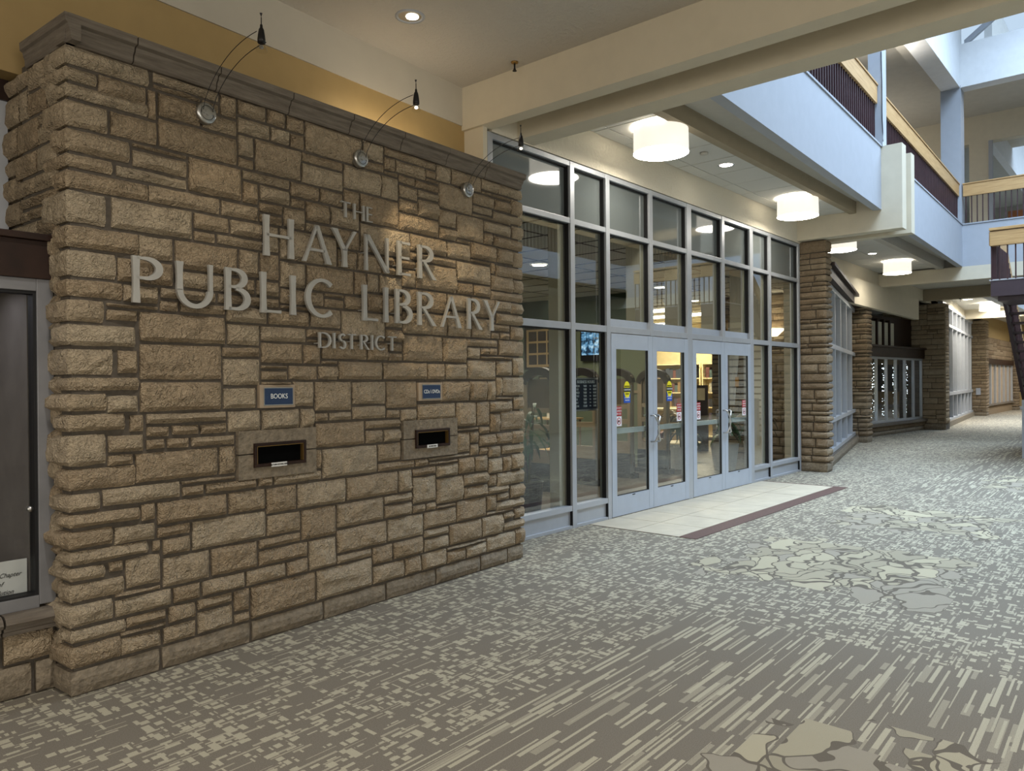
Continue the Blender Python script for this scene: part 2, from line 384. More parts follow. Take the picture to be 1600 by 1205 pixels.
# ------------------------------------------------------------------ stones
def stone(parent, T, u0, u1, z0, z1, cell, mat, dl=.05, dr=.05, bulge=.023, rough=.014, name='stone', mb=None):
    g = .0095; u0 += g if dl < .08 else -.012; u1 -= g if dr < .08 else -.012; z0 += g; z1 -= g
    W = u1-u0; H = z1-z0; sd = R.random()*50
    bulge = bulge*R.uniform(.45, 1.25)
    cu, cz_ = (u0+u1)/2, (z0+z1)/2
    pls = []
    for _ in range(6 if W*H > .03 else 4):
        a_ = R.uniform(0, 2*PI); pls.append((math.cos(a_)*R.uniform(.05, .30), math.sin(a_)*R.uniform(.10, .45), R.uniform(.004, .028)))
    nu = max(2, round(W/cell)); nz = max(2, round(H/cell))
    path = []
    def side(D, left):
        n = 1 if D < .08 else max(1, round(D/cell)); out = []
        for i in range(n):
            t = i/n; out.append((u0 if left else u1, -D*(1-t), -1 if left else 1, 0.0, (min(1, (1-t)*D*14) if D >= .08 else 0)))
        return out
    path += side(dl, True)
    for i in range(nu+1):
        t = i/nu; e = min(t, 1-t)*W
        if i == 0: path.append((u0, 0, -.7, .5, .0 if dl < .08 else .25))
        elif i == nu: path.append((u1, 0, .7, .5, .0 if dr < .08 else .25))
        else: path.append((u0+W*t, 0, 0, 1, min(1, .6+e*12)))
    path += side(dr, False)[::-1]
    vs = []; n = len(path); rows = nz+1
    for j in range(rows):
        tz = j/nz; z = z0+H*tz; ez = min(tz, 1-tz)*H; ed = 0 if j in (0, nz) else 1
        for (u, d, nu_, nd, k) in path:
            q = Vector((u*6+sd, d*6, z*6+sd))
            rz = noise.noise(q*1.0)*.5+abs(noise.noise(q*2.3))*1.1+noise.noise(q*5.1)*.45
            fac = min(o_+a_*(u-cu)+b_*(z-cz_) for a_, b_, o_ in pls) if nd or dl > .08 else 0
            amt = (bulge*k*min(1, .55+ez*18)+max(-.004, min(.03, fac))*(rough/.013)*k*(1 if nd else .45)+rough*rz*.75*(.4+.6*k))*ed
            if not ed: amt = -.006
            wig = noise.noise(Vector((u*9, z*9, sd)))*.006
            zz = z+(wig if not ed else noise.noise(q*3)*.004)
            vs.append(T(u+nu_*amt*(1 if k or dl > .08 else .2)+(wig*.8 if nu_ else 0), d+nd*amt+(.0 if nd else 0), zz))
    fs = []
    for j in range(rows-1):
        for i in range(n-1):
            a, b, c, e = j*n+i, j*n+i+1, (j+1)*n+i+1, (j+1)*n+i
            fs += [(a, b, c, e)] if (i+j) % 3 else [(a, b, c), (a, c, e)]
    fs.append(tuple(range(n))[::-1]); fs.append(tuple((rows-1)*n+i for i in range(n)))
    if mb is not None: mb.add(vs, fs); return None
    me = bpy.data.meshes.new(name); me.from_pydata(vs, [], fs); me.materials.append(MATS[mat])
    o = bpy.data.objects.new(name, me); COL.objects.link(o); o.parent = parent; return o

def ashlar(U0, U1, Z0, Z1, blocked=(), unit=.036, uw=.03, hs=(2, 3, 3, 4, 4, 5, 5, 6), wmin=4, maxw=17, rng=R):
    nx = round((U1-U0)/uw); nz = round((Z1-Z0)/unit); cw = (U1-U0)/nx; ch = (Z1-Z0)/nz
    occ = [[False]*nx for _ in range(nz)]; idg = [[-1]*(nx+1) for _ in range(nz)]
    for (a, b, c, d) in blocked:
        for j in range(max(0, round((c-Z0)/ch)), min(nz, round((d-Z0)/ch))):
            for i in range(max(0, round((a-U0)/cw)), min(nx, round((b-U0)/cw))): occ[j][i] = True
    out = []
    for j in range(nz):
        i = 0
        while i < nx:
            if occ[j][i]: i += 1; continue
            e = i
            while e < nx and not occ[j][e]: e += 1
            span = e-i
            h = rng.choice(hs); wd = max(wmin, min(maxw, round(h*rng.uniform(1.3, 3.9))))
            if h == 1: wd = rng.randint(5, 10)
            if span-wd < wmin: wd = span
            if wd > maxw+4: wd = span//2
            if j and wd < span:
                for dw in (0, 1, 2, -1, 3, -2):
                    q_ = i+wd+dw
                    if wd+dw >= wmin and span-wd-dw >= wmin and idg[j-1][q_-1] == idg[j-1][q_]: wd += dw; break
            def lvl(c):
                q_ = 0
                while j+q_ < nz and 0 <= c < nx and occ[j+q_][c]: q_ += 1
                return q_
            hl, hr = lvl(i-1), lvl(e)
            if wd == span:
                c_ = [v for v in (hl, hr) if 1 <= v <= 6]
                if c_: h = rng.choice(c_) if rng.random() < .7 else h
            elif 2 <= hl <= 5 and rng.random() < .33: h = hl
            h = min(h, nz-j)
            # stay clear of blocks above
            for hh in range(1, h):
                if any(occ[j+hh][i:i+wd]): h = hh; break
            if nz-j-h == 1: h += 1 if not (j+h < nz and any(occ[j+h][i:i+wd])) else 0
            for jj in range(j, j+h):
                for ii in range(i, i+wd): occ[jj][ii] = True; idg[jj][ii] = len(out)
            out.append((U0+i*cw, U0+(i+wd)*cw, Z0+j*ch, Z0+(j+h)*ch)); i += wd
    return out

def stone_face(root, T, rects, cell, mat, limit=300, **k):
    rects = sorted(rects, key=lambda r_: -(r_[1]-r_[0])*(r_[3]-r_[2]))
    for r_ in rects[:limit]: stone(root, T, *r_, cell, mat, **k)
    if rects[limit:]:
        mb = MB()
        for r_ in rects[limit:]: stone(None, T, *r_, cell, mat, mb=mb, **k)
        o = mb.build('small_stones', mat, root, fix=False); o['kind'] = 'stuff'
def face_x(o=0, y=0): return lambda u, d, z: (u, y-d, z)         # looks towards -Y
def face_negx(x=0): return lambda u, d, z: (x-d, -u, z)            # looks towards -X; u = -y

# ================================================================== STRUCTURE
tag(MB().add([(-8, -9, 0), (60, -9, 0), (60, 14, 0), (-8, 14, 0)], [(0, 1, 2, 3)]).build('floor', 'carpet', fix=False),
    'grey brown patterned carpet of the mall corridor', 'floor', kind='structure')
# library floor behind the glass
sbox('floor_library', 'interior_floor', 5.5, 21.4, 7.25, 20, .0, .006, 'dark hard floor inside the library', 'floor')

sbox('floor_library_front', 'interior_floor', 5.5, 15.2, 5.12, 7.25, .0, .006, 'dark hard floor just inside the entrance doors', 'floor')
# ---- main stone wall
WA = math.atan2(.215, 3.92)
wl = empty('wall_left', (1.5, 4.335, 0), WA); struct(wl, 'big sandstone block wall carrying the metal library lettering')
LX = 3.925; DEEP = .62
MB().box(.012, LX-.03, .014, DEEP, 0, 3.45).build('mortar_core', 'mortar', wl)
T = face_x()
slotB = (.96, 1.56, 1.03, 1.343); slotC = (2.375, 3.0, 1.04, 1.347)
plB = (1.115, 1.39, 1.475, 1.632); plC = (2.54, 2.82, 1.488, 1.64)
Z0, Z1 = .14, 3.42
# corner quoins, alternating long and short, wrapping round the left end
q = []; z = Z0; flip = 0
while z < Z1-.02:
    h = R.choice((2.4, 3, 3.6, 4.2, 5))*.036
    if Z1-z-h < .08: h = Z1-z
    wq = R.uniform(.27, .44) if flip else R.uniform(.15, .26)
    dq = R.uniform(.07, .13) if flip else R.uniform(.14, .28)
    q.append((0, wq, z, z+h, dq)); z += h; flip ^= 1
for a, b, c, d, dq in q: stone(wl, T, a, b, c, d, .024, 'stone', dl=dq+.03, bulge=.02)
qr = []; z = Z0; flip = 0
while z < Z1-.02:
    h = R.choice((2.4, 3, 3.6, 4.2, 5))*.036
    if Z1-z-h < .08: h = Z1-z
    wq = R.uniform(.30, .46) if flip else R.uniform(.12, .2)
    qr.append((LX-wq, LX, z, z+h)); z += h; flip ^= 1
for a, b, c, d in qr: stone(wl, T, a, b, c, d, .028, 'stone', dr=.2)
blocked = [(a, b, c, d) for a, b, c, d, _ in q]+qr+[slotB, slotC, plB, plC]
rects = ashlar(0, LX, Z0, Z1, blocked)
stone_face(wl, T, rects, .024, 'stone', limit=300-len(q)-len(qr))
# plinth blocks
pj = [0, .47, 1.05, 1.62, 2.2, 2.74, 3.3, 3.68, LX]
for a, b in zip(pj, pj[1:]): stone(wl, T, a, b, 0, .14, .035, 'smooth_stone', dl=.3 if a == 0 else .05, bulge=.012, rough=.004, name='plinth_block')
# moulded cap
capj = [-.03, .33, .83, 1.35, 1.86, 2.36, 2.87, 3.37, 3.90]
prof = [(.07, 3.41), (-.018, 3.41), (-.032, 3.42), (-.036, 3.452), (-.050, 3.468), (-.056, 3.49), (-.084, 3.498), (-.088, 3.54), (.07, 3.54)]
for a, b in zip(capj, capj[1:]):
    MB().prism([(y, z) for y, z in prof], 'x', a+.004, b-.004).build('cap_block', 'cap_stone', wl)
pj = [(x-.0, z) for x, z in prof]
MB().prism([(x*.5, z) for x, z in prof], 'y', -.085, .50).build('cap_block', 'cap_stone', wl)
MB().box(0, LX-.03, .10, .16, 3.5, 3.545).build('ledge_strip', 'cream_paint', wl)
# return face (looks left)
wr = empty('wall_left_return', (1.5, 4.335, 0), WA); struct(wr, 'narrow shaded stone return at the left end of the lettered wall')
MB().box(.028, .05, .1, .95, 0, 3.45).build('mortar_core', 'mortar', wr)
Tr = lambda u, d, z: (-d, -u, z)
rr_ = ashlar(-.93, -.13, Z0, Z1, (), hs=(2, 3, 3, 4, 5), maxw=9)
for a in rr_:
    if a[3] > 2.2 or a[1] > -.35: stone(wr, Tr, *a, .026, 'stone', bulge=.014, rough=.009)
stone(wr, Tr, -.8, -.02, 0, .14, .04, 'smooth_stone', bulge=.01, rough=.004, name='plinth_block')

# ---- ceiling above the stone wall, band, tan wall, beams
struct(MB().box(-8, 5.42, -9, 5.4, 4.55, 4.75).build('ceiling', 'knockdown_ceiling'), 'cream knockdown textured ceiling above the stone wall', 'ceiling')
ta, tb = (-1.0, 4.80), (5.52, 5.30)
tw = MB(); tw.bar((-1, 4.80), tb, 0, .2, 3.42, 4.175); tw.bar((1.7, 5.2), tb, .03, .2, 2.0, 4.175); struct(tw.build('wall_left_upper', 'tan_paint'), 'tan painted wall strip above the stone coping')
struct(MB().bar((-8, 4.27), ta, -.012, .2, 3.42, 4.55).build('wall_left_far_upper', 'tan_paint'), 'tan painted wall continuing left of the stone wall')
struct(MB().bar((-1, 4.80), (5.44, 5.295), -.014, .2, 4.175, 4.56).build('trim_1', 'band_paint'), 'pale grey painted band between tan wall and ceiling', 'trim')
struct(MB().box(5.44, 5.50, 5.04, 5.45, 2.0, 4.13).build('wall_return', 'cream_paint'), 'narrow cream wall return beside the entrance glazing')
def beam(name, x0, x1, y0, y1, z0, z1, label, mat='cream_paint'): return sbox(name, mat, x0, x1, y0, y1, z0, z1, label, 'beam')
beam('ceiling_beam', 5.40, 5.57, -9, 5.32, 4.13, 4.9, 'nearest cream beam crossing the corridor ceiling')
beam('ceiling_beam', 5.96, 6.22, -9, 5.06, 4.12, 5.6, 'second cream beam beside the nearest one, bordering the atrium')
struct(MB().box(5.56, 5.97, -9, 6, 4.36, 4.5).build('ceiling_slot', 'knockdown_ceiling'), 'textured ceiling slot between the two nearest beams', 'ceiling')
# ---- plaster band over the storefront and the canopy ceiling
struct(MB().box(5.57, 14.6, 5.04, 5.4, 4.11, 5.2).build('wall_storefront_upper', 'knockdown_plaster'), 'cream textured plaster band above the entrance glazing')
ct = empty('ceiling_canopy', (0, 0, 4.53)); struct(ct, 'white acoustic tile ceiling in front of the entrance', 'ceiling')
MB().box(6.2, 13.72, 4.05, 5.04, .006, .05).build('tile_grid', 'tile_grid', ct)
xs = [6.22]+[9.294-.663*i for i in range(4, 0, -1)]+[9.294+.663*i for i in range(0, 7)]+[13.7]
xs = sorted(set(round(v, 3) for v in xs))
for a, b in zip(xs, xs[1:]):
    for c, d in ((4.1, 4.83), (4.83, 5.035)):
        MB().box(a+.008, b-.008, c+.008, d-.008, -.006+R.uniform(0, .002), .03).build('ceiling_tile', 'acoustic_tile', ct)
struct(MB().box(6.2, 13.72, 4.03, 4.14, 4.48, 4.95).build('ceiling_beam', 'beam_paint'), 'slim plaster beam along the entrance canopy ceiling', 'beam')
struct(MB().bar((6.2, 3.31), (13.7, 3.63), .10, .78, 4.68, 4.85).build('ceiling_recess', 'soffit_paint'), 'grey recessed soffit strip under the balcony edge', 'ceiling')
# balcony fascia 1 and cross beams
fa, fb = (6.0, 3.31), (13.7, 3.63)
m = MB(); m.bar(fa, fb, 0, .13, 4.48, 5.53); struct(m.build('balcony_fascia', 'white_paint'), 'long white balcony parapet above the entrance', 'balcony')
struct(MB().bar(fa, fb, -.015, .16, 5.53, 5.56).build('trim_2', 'white_paint'), 'thin white cap along the nearer balcony parapet', 'trim')
m = MB(); m.box(13.7, 13.95, 3.31, 3.66, 4.14, 5.54); m.box(13.7, 13.95, 3.66, 5.04, 4.14, 4.75); struct(m.build('ceiling_beam', 'cream_paint'), 'cream cross beam with upturned white end over the stone pier', 'beam')
m = MB(); m.box(14.28, 14.5, 3.31, 3.7, 4.14, 5.5); m.box(14.28, 14.5, 3.7, 6, 4.14, 4.75); m.box(13.95, 14.28, 3.5, 6, 4.3, 4.75); struct(m.build('ceiling_beam', 'cream_paint'), 'second cross beam with upturned end just behind the first', 'beam')
# bay two
f2a, f2b = (14.45, 3.69), (22.05, 3.94)
struct(MB().bar(f2a, f2b, 0, .13, 4.48, 5.53).build('balcony_fascia', 'white_paint'), 'farther white balcony parapet beyond the cross beam', 'balcony')
struct(MB().bar(f2a, f2b, -.015, .16, 5.53, 5.56).build('trim_3', 'white_paint'), 'thin white cap along the farther balcony parapet', 'trim')
ct2 = empty('ceiling_canopy', (0, 0, 4.53)); struct(ct2, 'white tile ceiling under the farther balcony bay', 'ceiling')
MB().box(14.5, 22.1, 4.4, 6.6, .006, .05).build('tile_grid', 'tile_grid', ct2)
for a in [14.5+.95*i for i in range(8)]:
    for c, d in ((4.45, 5.25), (5.25, 5.95)):
        MB().box(a+.01, a+.94, c+.01, d-.01, -.006, .03).build('ceiling_tile', 'acoustic_tile', ct2)
struct(MB().box(14.5, 22.1, 4.36, 4.5, 4.46, 4.95).build('ceiling_beam', 'soffit_paint'), 'slim plaster beam under the farther balcony bay', 'beam')
struct(MB().bar((14.5, 3.69), (22.0, 3.94), .10, .72, 4.68, 4.85).build('ceiling_recess', 'soffit_paint'), 'grey recessed soffit under the farther balcony edge', 'ceiling')
m = MB(); m.box(14.45, 28.0, 5.92, 6.05, 4.15, 4.75); struct(m.build('wall_bulkhead_upper', 'cream_paint'), 'cream wall strip above the tan bulkhead')
m = MB(); m.bar((13.9, 5.75), (26.4, 5.93), 0, .14, 3.52, 4.16); m.bar((13.9, 5.75), (26.4, 5.93), .1, 1.3, 3.95, 4.15); struct(m.build('wall_bulkhead', 'cream_paint'), 'cream bulkhead over the slanted shop windows')
# cross balcony at x = 22
struct(MB().box(22.0, 22.14, -6, 3.96, 4.48, 5.53).build('balcony_fascia', 'white_paint'), 'white bridge parapet crossing the atrium behind the stair landing', 'balcony')
struct(MB().box(21.98, 22.18, -6, 3.97, 5.53, 5.56).build('trim_4', 'white_paint'), 'thin white cap along the bridge parapet', 'trim')
struct(MB().box(22.0, 22.2, -6, 6.5, 4.14, 4.48).build('ceiling_beam', 'cream_paint'), 'cream cross beam below the bridge parapet', 'beam')
struct(MB().box(26.9, 27.2, -6, 6.6, 4.15, 4.75).build('ceiling_beam', 'beam_paint'), 'tan cross beam in front of the far stone wall', 'beam')
struct(MB().box(22.2, 26.9, -6, 7, 4.5, 4.7).build('ceiling_bridge', 'soffit_paint'), 'shaded ceiling under the bridge', 'ceiling')
# far canopy
struct(MB().box(27.2, 36.3, 4.6, 8, 4.53, 4.7).build('ceiling_far', 'acoustic_tile'), 'pale far canopy ceiling over the lit shop windows', 'ceiling')
struct(MB().box(27.2, 60, 4.2, 4.6, 4.3, 5.4).build('balcony_fascia', 'white_paint'), 'most distant white balcony edge above the far corridor', 'balcony')
struct(MB().box(36.3, 36.6, -6, 8, 4.15, 4.75).build('ceiling_beam', 'cream_paint'), 'distant cream cross beam before the far display', 'beam')
struct(MB().box(36.6, 60, 4.4, 10, 4.6, 4.8).build('ceiling_far_end', 'soffit_paint'), 'shaded ceiling at the distant corridor end', 'ceiling')
struct(MB().box(28.3, 41, 6.0, 7.2, 4.28, 4.6).build('wall_far_upper', 'cream_paint'), 'cream lit wall strip above far shop windows') if 0 else None
# enclosure
struct(MB().box(-8.2, -8, -9, 14, 0, 5).build('wall_back', 'cream_paint'), 'cream wall behind the camera')
struct(MB().box(-8, 60, -9.2, -9, 0, 13).build('wall_right', 'cream_paint'), 'cream wall along the opposite side of the mall')
struct(MB().box(59, 59.2, -9, 14, 0, 13).build('wall_end', 'cream_paint'), 'cream wall at the far end of the mall')
struct(MB().box(-8, 6, -9, 14, 5.0, 5.2).build('ceiling_upper_near', 'soffit_paint'), 'upper floor slab above the camera', 'ceiling')
struct(MB().box(-8, 1.47, 5.35, 5.6, 0, 5).build('wall_left_behind', 'cream_paint'), 'cream wall behind the left display case')
struct(MB().box(-8, 60, 13.8, 14, 0, 13).build('wall_outer', 'cream_paint'), 'outer wall behind the shops')
# opposite side
struct(MB().box(6, 60, -5.2, -5, 0, 4.5).build('wall_opposite_shops', 'cream_paint'), 'cream shopfront wall on the opposite side of the corridor')
struct(MB().box(6, 60, -9, -3.6, 4.48, 4.75).build('ceiling_opposite', 'soffit_paint'), 'soffit on the opposite side of the corridor', 'ceiling')
struct(MB().box(6, 60, -3.75, -3.6, 4.48, 5.53).build('balcony_fascia', 'white_paint'), 'white balcony parapet on the opposite side of the atrium', 'balcony')
struct(MB().box(6, 60, -3.72, -3.62, 6.25, 6.58).build('trim_5', 'oak'), 'oak rail on the opposite balcony', 'trim')
m = MB()
for i in range(260): m.box(6.3+i*.16, 6.33+i*.16, -3.73, -3.65, 5.53, 6.26)
o = m.build('opposite_balusters', 'baluster_wood', fix=False); tag(o, 'row of dark balusters on the opposite balcony', 'baluster', kind='structure')
struct(MB().box(6, 60, -6.6, -6.4, 5.4, 9.4).build('wall_opposite_upper', 'cream_paint'), 'cream upper wall on the opposite balcony')
m = MB()
for i in range(4): m.box(11.5+i*9, 14.5+i*9, -5.01, -4.95, .2, 3.4)
struct(m.build('window_opposite', 'dark_inside'), 'dark shop windows on the opposite side', 'window')
# level two
struct(MB().box(6, 28, 4.1, 13.8, 5.1, 5.3).build('floor_upper', 'interior_floor'), 'upper level floor slab behind the balconies', 'floor')
struct(MB().box(14, 26, 4.3, 13.8, 9.4, 9.6).build('ceiling_upper', 'soffit_paint'), 'upper level ceiling seen above the balcony rails', 'ceiling')
struct(MB().box(22.4, 26, -9, 4.3, 9.4, 9.6).build('ceiling_upper_bridge', 'soffit_paint'), 'upper level ceiling above the bridge', 'ceiling')
struct(MB().box(6, 14, 5.2, 5.4, 5.3, 12).build('wall_upper_left', 'white_paint'), 'pale upper level wall behind the nearer balcony rail')
struct(MB().box(6, 22.4, 3.96, 4.38, 9.0, 9.6).build('ceiling_beam', 'well_white_lit'), 'pale upper beam running along the skylight well', 'beam')
struct(MB().box(6, 22.4, 4.38, 4.7, 9.22, 9.6).build('ceiling_beam', 'soffit_paint'), 'shaded stepped beam beside the skylight edge beam', 'beam')
struct(MB().box(22.0, 22.4, -9, 3.96, 9.0, 9.6).build('ceiling_beam', 'well_white_lit'), 'upper beam crossing at the end of the skylight well', 'beam')
struct(MB().box(6, 22.2, 3.96, 4.16, 9.6, 11.0).build('wall_skylight_left', 'well_white_lit'), 'daylit white side wall of the skylight well')
struct(MB().box(22.02, 22.3, -3.6, 3.96, 9.05, 10.1).build('wall_skylight_end', 'well_white_lit'), 'daylit white end wall of the skylight well')
struct(MB().box(6, 60, -9, -3.6, 9.4, 9.6).build('ceiling_opposite_upper', 'soffit_paint'), 'upper ceiling over the opposite balcony', 'ceiling')
struct(MB().box(6, 60, -3.7, -3.6, 9.0, 11).build('wall_skylight_right', 'white_paint'), 'white wall on the right of the skylight well')
struct(MB().box(5.9, 6.1, -9, 14, 5.0, 11).build('wall_upper_near', 'white_paint'), 'white upper wall above the second beam')
sk = empty('skylight', (0, 0, 0)); struct(sk, 'glazed roof over the atrium with white bars', 'skylight')
for x in (10, 14, 18, 21.9): MB().box(x, x+.12, -3.6, 3.96, 10.95, 11.1).build('glazing_bar', 'white_paint', sk)
MB().hexa([(22.2, 3.9, 10.1), (22.3, 3.9, 10.1), (22.3, 1.0, 12.2), (22.2, 1.0, 12.2), (22.2, 3.9, 10.25), (22.3, 3.9, 10.25), (22.3, 1.0, 12.35), (22.2, 1.0, 12.35)]).build('glazing_bar', 'white_paint', sk)
# wall beyond the bridge on level two
m = MB(); m.box(26, 26.3, -9, 13.8, 8.6, 9.5); m.box(26, 26.3, 3.96, 4.46, 5.3, 8.6); m.box(26, 26.3, 4.72, 13.8, 5.3, 8.6); struct(m.build('wall_upper_bridge', 'cream_paint'), 'cream upper wall with openings beyond the bridge')
struct(MB().box(25.95, 26.05, 3.86, 3.96, 5.3, 8.6).build('trim_6', 'white_paint'), 'white corner post in the upper opening', 'trim')
struct(MB().box(26.3, 59, 3.9, 4.1, 8.6, 13).build('wall_far_well', 'well_white_lit'), 'daylit side wall of the far skylight well')
struct(MB().box(26.3, 59, 4.1, 13.8, 9.3, 9.5).build('ceiling_far_upper', 'soffit_paint'), 'distant upper level ceiling', 'ceiling')
struct(MB().box(26.3, 30, -9, 3.9, 9.3, 9.5).build('ceiling_far_upper_bridge', 'soffit_paint'), 'shaded far upper ceiling before the second skylight', 'ceiling')
struct(MB().box(40, 40.2, -9, 13, 4.8, 9.3).build('wall_far_upper_end', 'soffit_paint'), 'shaded wall in the distant upper level')
tag(MB().box(27.5, 27.6, -4, 3.7, 6.35, 6.75).build('far_handrail', 'orange_wood'), 'orange wooden handrail in the distant upper opening', 'handrail')

# posts
struct(MB().box(13.68, 13.92, 3.6, 3.82, 5.53, 9.1).build('column', 'white_paint'), 'slim white post where the two balcony rails meet', 'column')
struct(MB().box(21.98, 22.4, 3.95, 4.4, 5.3, 9.05).build('column', 'white_paint'), 'thick white column at the corner of balcony and bridge', 'column')
m = MB(); m.tube([(13.67, 3.61, 7.1), (13.672, 3.60, 6.6), (13.672, 3.60, 6.0), (13.672, 3.59, 5.75), (13.66, 3.585, 5.6)], .006); tag(m.build('cable', 'black_plastic'), 'thin dark cable hanging down the slim white post', 'cable')

# balustrades
def balustrade(a, b, label, n, z0=5.55, z1=6.28, top=True, t=.028, dep=.10, zt=6.58, name='balustrade'):
    a = Vector(a); b = Vector(b); d = (b-a); L = d.length; ang = math.atan2(d.y, d.x)
    r_ = empty(name, (a.x, a.y, 0), ang); tag(r_, label, 'railing')
    MB().box(0, L, -.03, .045, z1-.03, zt-.035).build('rail_board', 'oak', r_, bevel=.004)
    MB().box(-.01, L+.01, -.045, .06, zt-.03, zt).build('rail_cap', 'oak', r_, bevel=.004)
    first = None
    for i in range(n):
        x = (i+.5)*L/n
        if first is None: first = MB().box(-t/2, t/2, .0, dep, z0, z1).build('baluster', 'baluster_wood', r_); o = first
        else: o = first.copy(); COL.objects.link(o)
        o.location = (x, 0, 0)
    return r_
balustrade((6.3, 3.40), (13.66, 3.70), 'oak topped railing of dark balusters on the nearer balcony', 62)
balustrade((13.95, 3.74), (21.96, 4.02), 'oak topped railing of dark balusters on the farther balcony', 66)
# bridge rail runs across the view
a = balustrade((22.06, 3.92), (22.06, -2.6), 'oak topped railing with thin balusters on the bridge', 54, t=.022, dep=.03)

# ---- column 1 and interior stone wall
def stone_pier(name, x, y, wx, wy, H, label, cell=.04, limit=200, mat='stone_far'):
    """pier whose left face looks at -X (width wy, from y upward) and front face at -Y (width wx)"""
    r_ = empty(name, (x, y, 0)); struct(r_, label, 'pier')
    MB().box(.03, wx-.02, .03, wy, 0, H).build('mortar_core', 'mortar', r_)
    # local u runs along the left face from back (u=0) to the front corner (u=wy)
    Tq = lambda u, d, z: (-d, wy-u, z)
    z = .0; j = 0; cnt = 0; mb = MB()
    while z < H-.01:
        h = .17 if j == 0 else R.choice((.075, .10, .12, .14, .17))
        if H-z-h < .06: h = H-z
        cuts = [0, wy]
        if j and h < .2 and R.random() < .75: cuts = [0, R.uniform(.3, .7)*wy, wy]
        if j and wy > .8: cuts = [0]+[wy*(i+R.uniform(.25, .75))/3 for i in range(3)]+[wy]
        for a, b in zip(cuts, cuts[1:]):
            last = b == wy; cnt += 1
            k = dict(dr=(wx if last else .05), bulge=.026 if j else .008, rough=.012 if j else .004)
            if cnt <= limit: stone(r_, Tq, a, b, z, z+h, cell, mat if j else 'smooth_stone', **k)
            else: stone(None, Tq, a, b, z, z+h, cell, mat, mb=mb, **k)
        z += h; j += 1
    if mb.v: o = mb.build('small_stones', mat, r_, fix=False); o['kind'] = 'stuff'
    return r_
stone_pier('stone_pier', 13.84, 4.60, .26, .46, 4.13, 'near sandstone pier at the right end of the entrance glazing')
wi = empty('wall_interior_stone', (15.2, 5.25, 0)); struct(wi, 'sandstone wall seen through the right entrance panes')
MB().box(.03, .2, 0, 2.2, 0, 3.4).build('mortar_core', 'mortar', wi)
Ti = lambda u, d, z: (-d, 2.2-u, z)
stone_face(wi, Ti, ashlar(0, 2.2, 0, 3.4, (), unit=.045, uw=.05, hs=(2, 3, 3, 4), maxw=11), .06, 'stone', limit=160)

# ================================================================== ENTRANCE GLAZING
Y0 = 5.04
win = empty('window_1', (0, Y0, 0)); struct(win, 'aluminium framed glass wall of the library entrance', 'window')
mull = [(5.505, 5.58), (6.86, 6.94), (7.57, 7.65), (8.57, 8.65), (9.57, 9.70), (10.66, 10.75), (11.655, 11.78), (12.42, 12.51), (13.74, 13.82)]
for i, (a, b) in enumerate(mull):
    z0 = 2.22 if i in (3, 5) else 0
    if i == 0: z0 = 0
    MB().box(a, b, 0, .12, z0, 4.10).build('mullion', 'aluminum', win, bevel=.004)
for i in range(8):
    a, b = mull[i][1], mull[i+1][0]; door = i in (2, 3, 4, 5)
    def rail(z0, z1, y0=.005): MB().box(a, b, y0, .115, z0, z1).build('transom', 'aluminum', win, bevel=.003)
    def pane(z0, z1, mat='glass', name='glass_pane'):
        MB().box(a, b, .078, .084, z0, z1).build(name, mat, win)
        m = MB(); m.box(b-.014, b, .03, .078, z0, z1); m.box(a, b-.014, .04, .078, z1-.012, z1); m.build('gasket', 'black_rubber', win)
    rail(4.045, 4.10); rail(3.405, 3.465); rail(2.225, 2.30)
    pane(3.465, 4.045, 'spandrel_glass', 'spandrel_panel')
    if door:
        MB().box(a, b, .05, .10, 2.30, 2.395).build('operator_cover', 'door_aluminum', win)
        pane(2.395, 3.405)
        MB().box(b-.10, b-.022, .086, .3, 2.395, 3.40).build('inner_post', 'cream_paint', win)
    else:
        pane(2.30, 3.405); pane(.255, 2.225)
        rail(.195, .255); rail(0, .035)
        MB().box(a, b, .03, .07, .035, .195).build('kick_panel', 'aluminum', win)
        MB().box(b-.012, b, .0, .03, .035, .195).build('gasket', 'black_rubber', win)
        if i != 1: MB().box(b-.13, b-.03, .086, .22, .0, 3.4).build('inner_post', 'cream_paint', win)

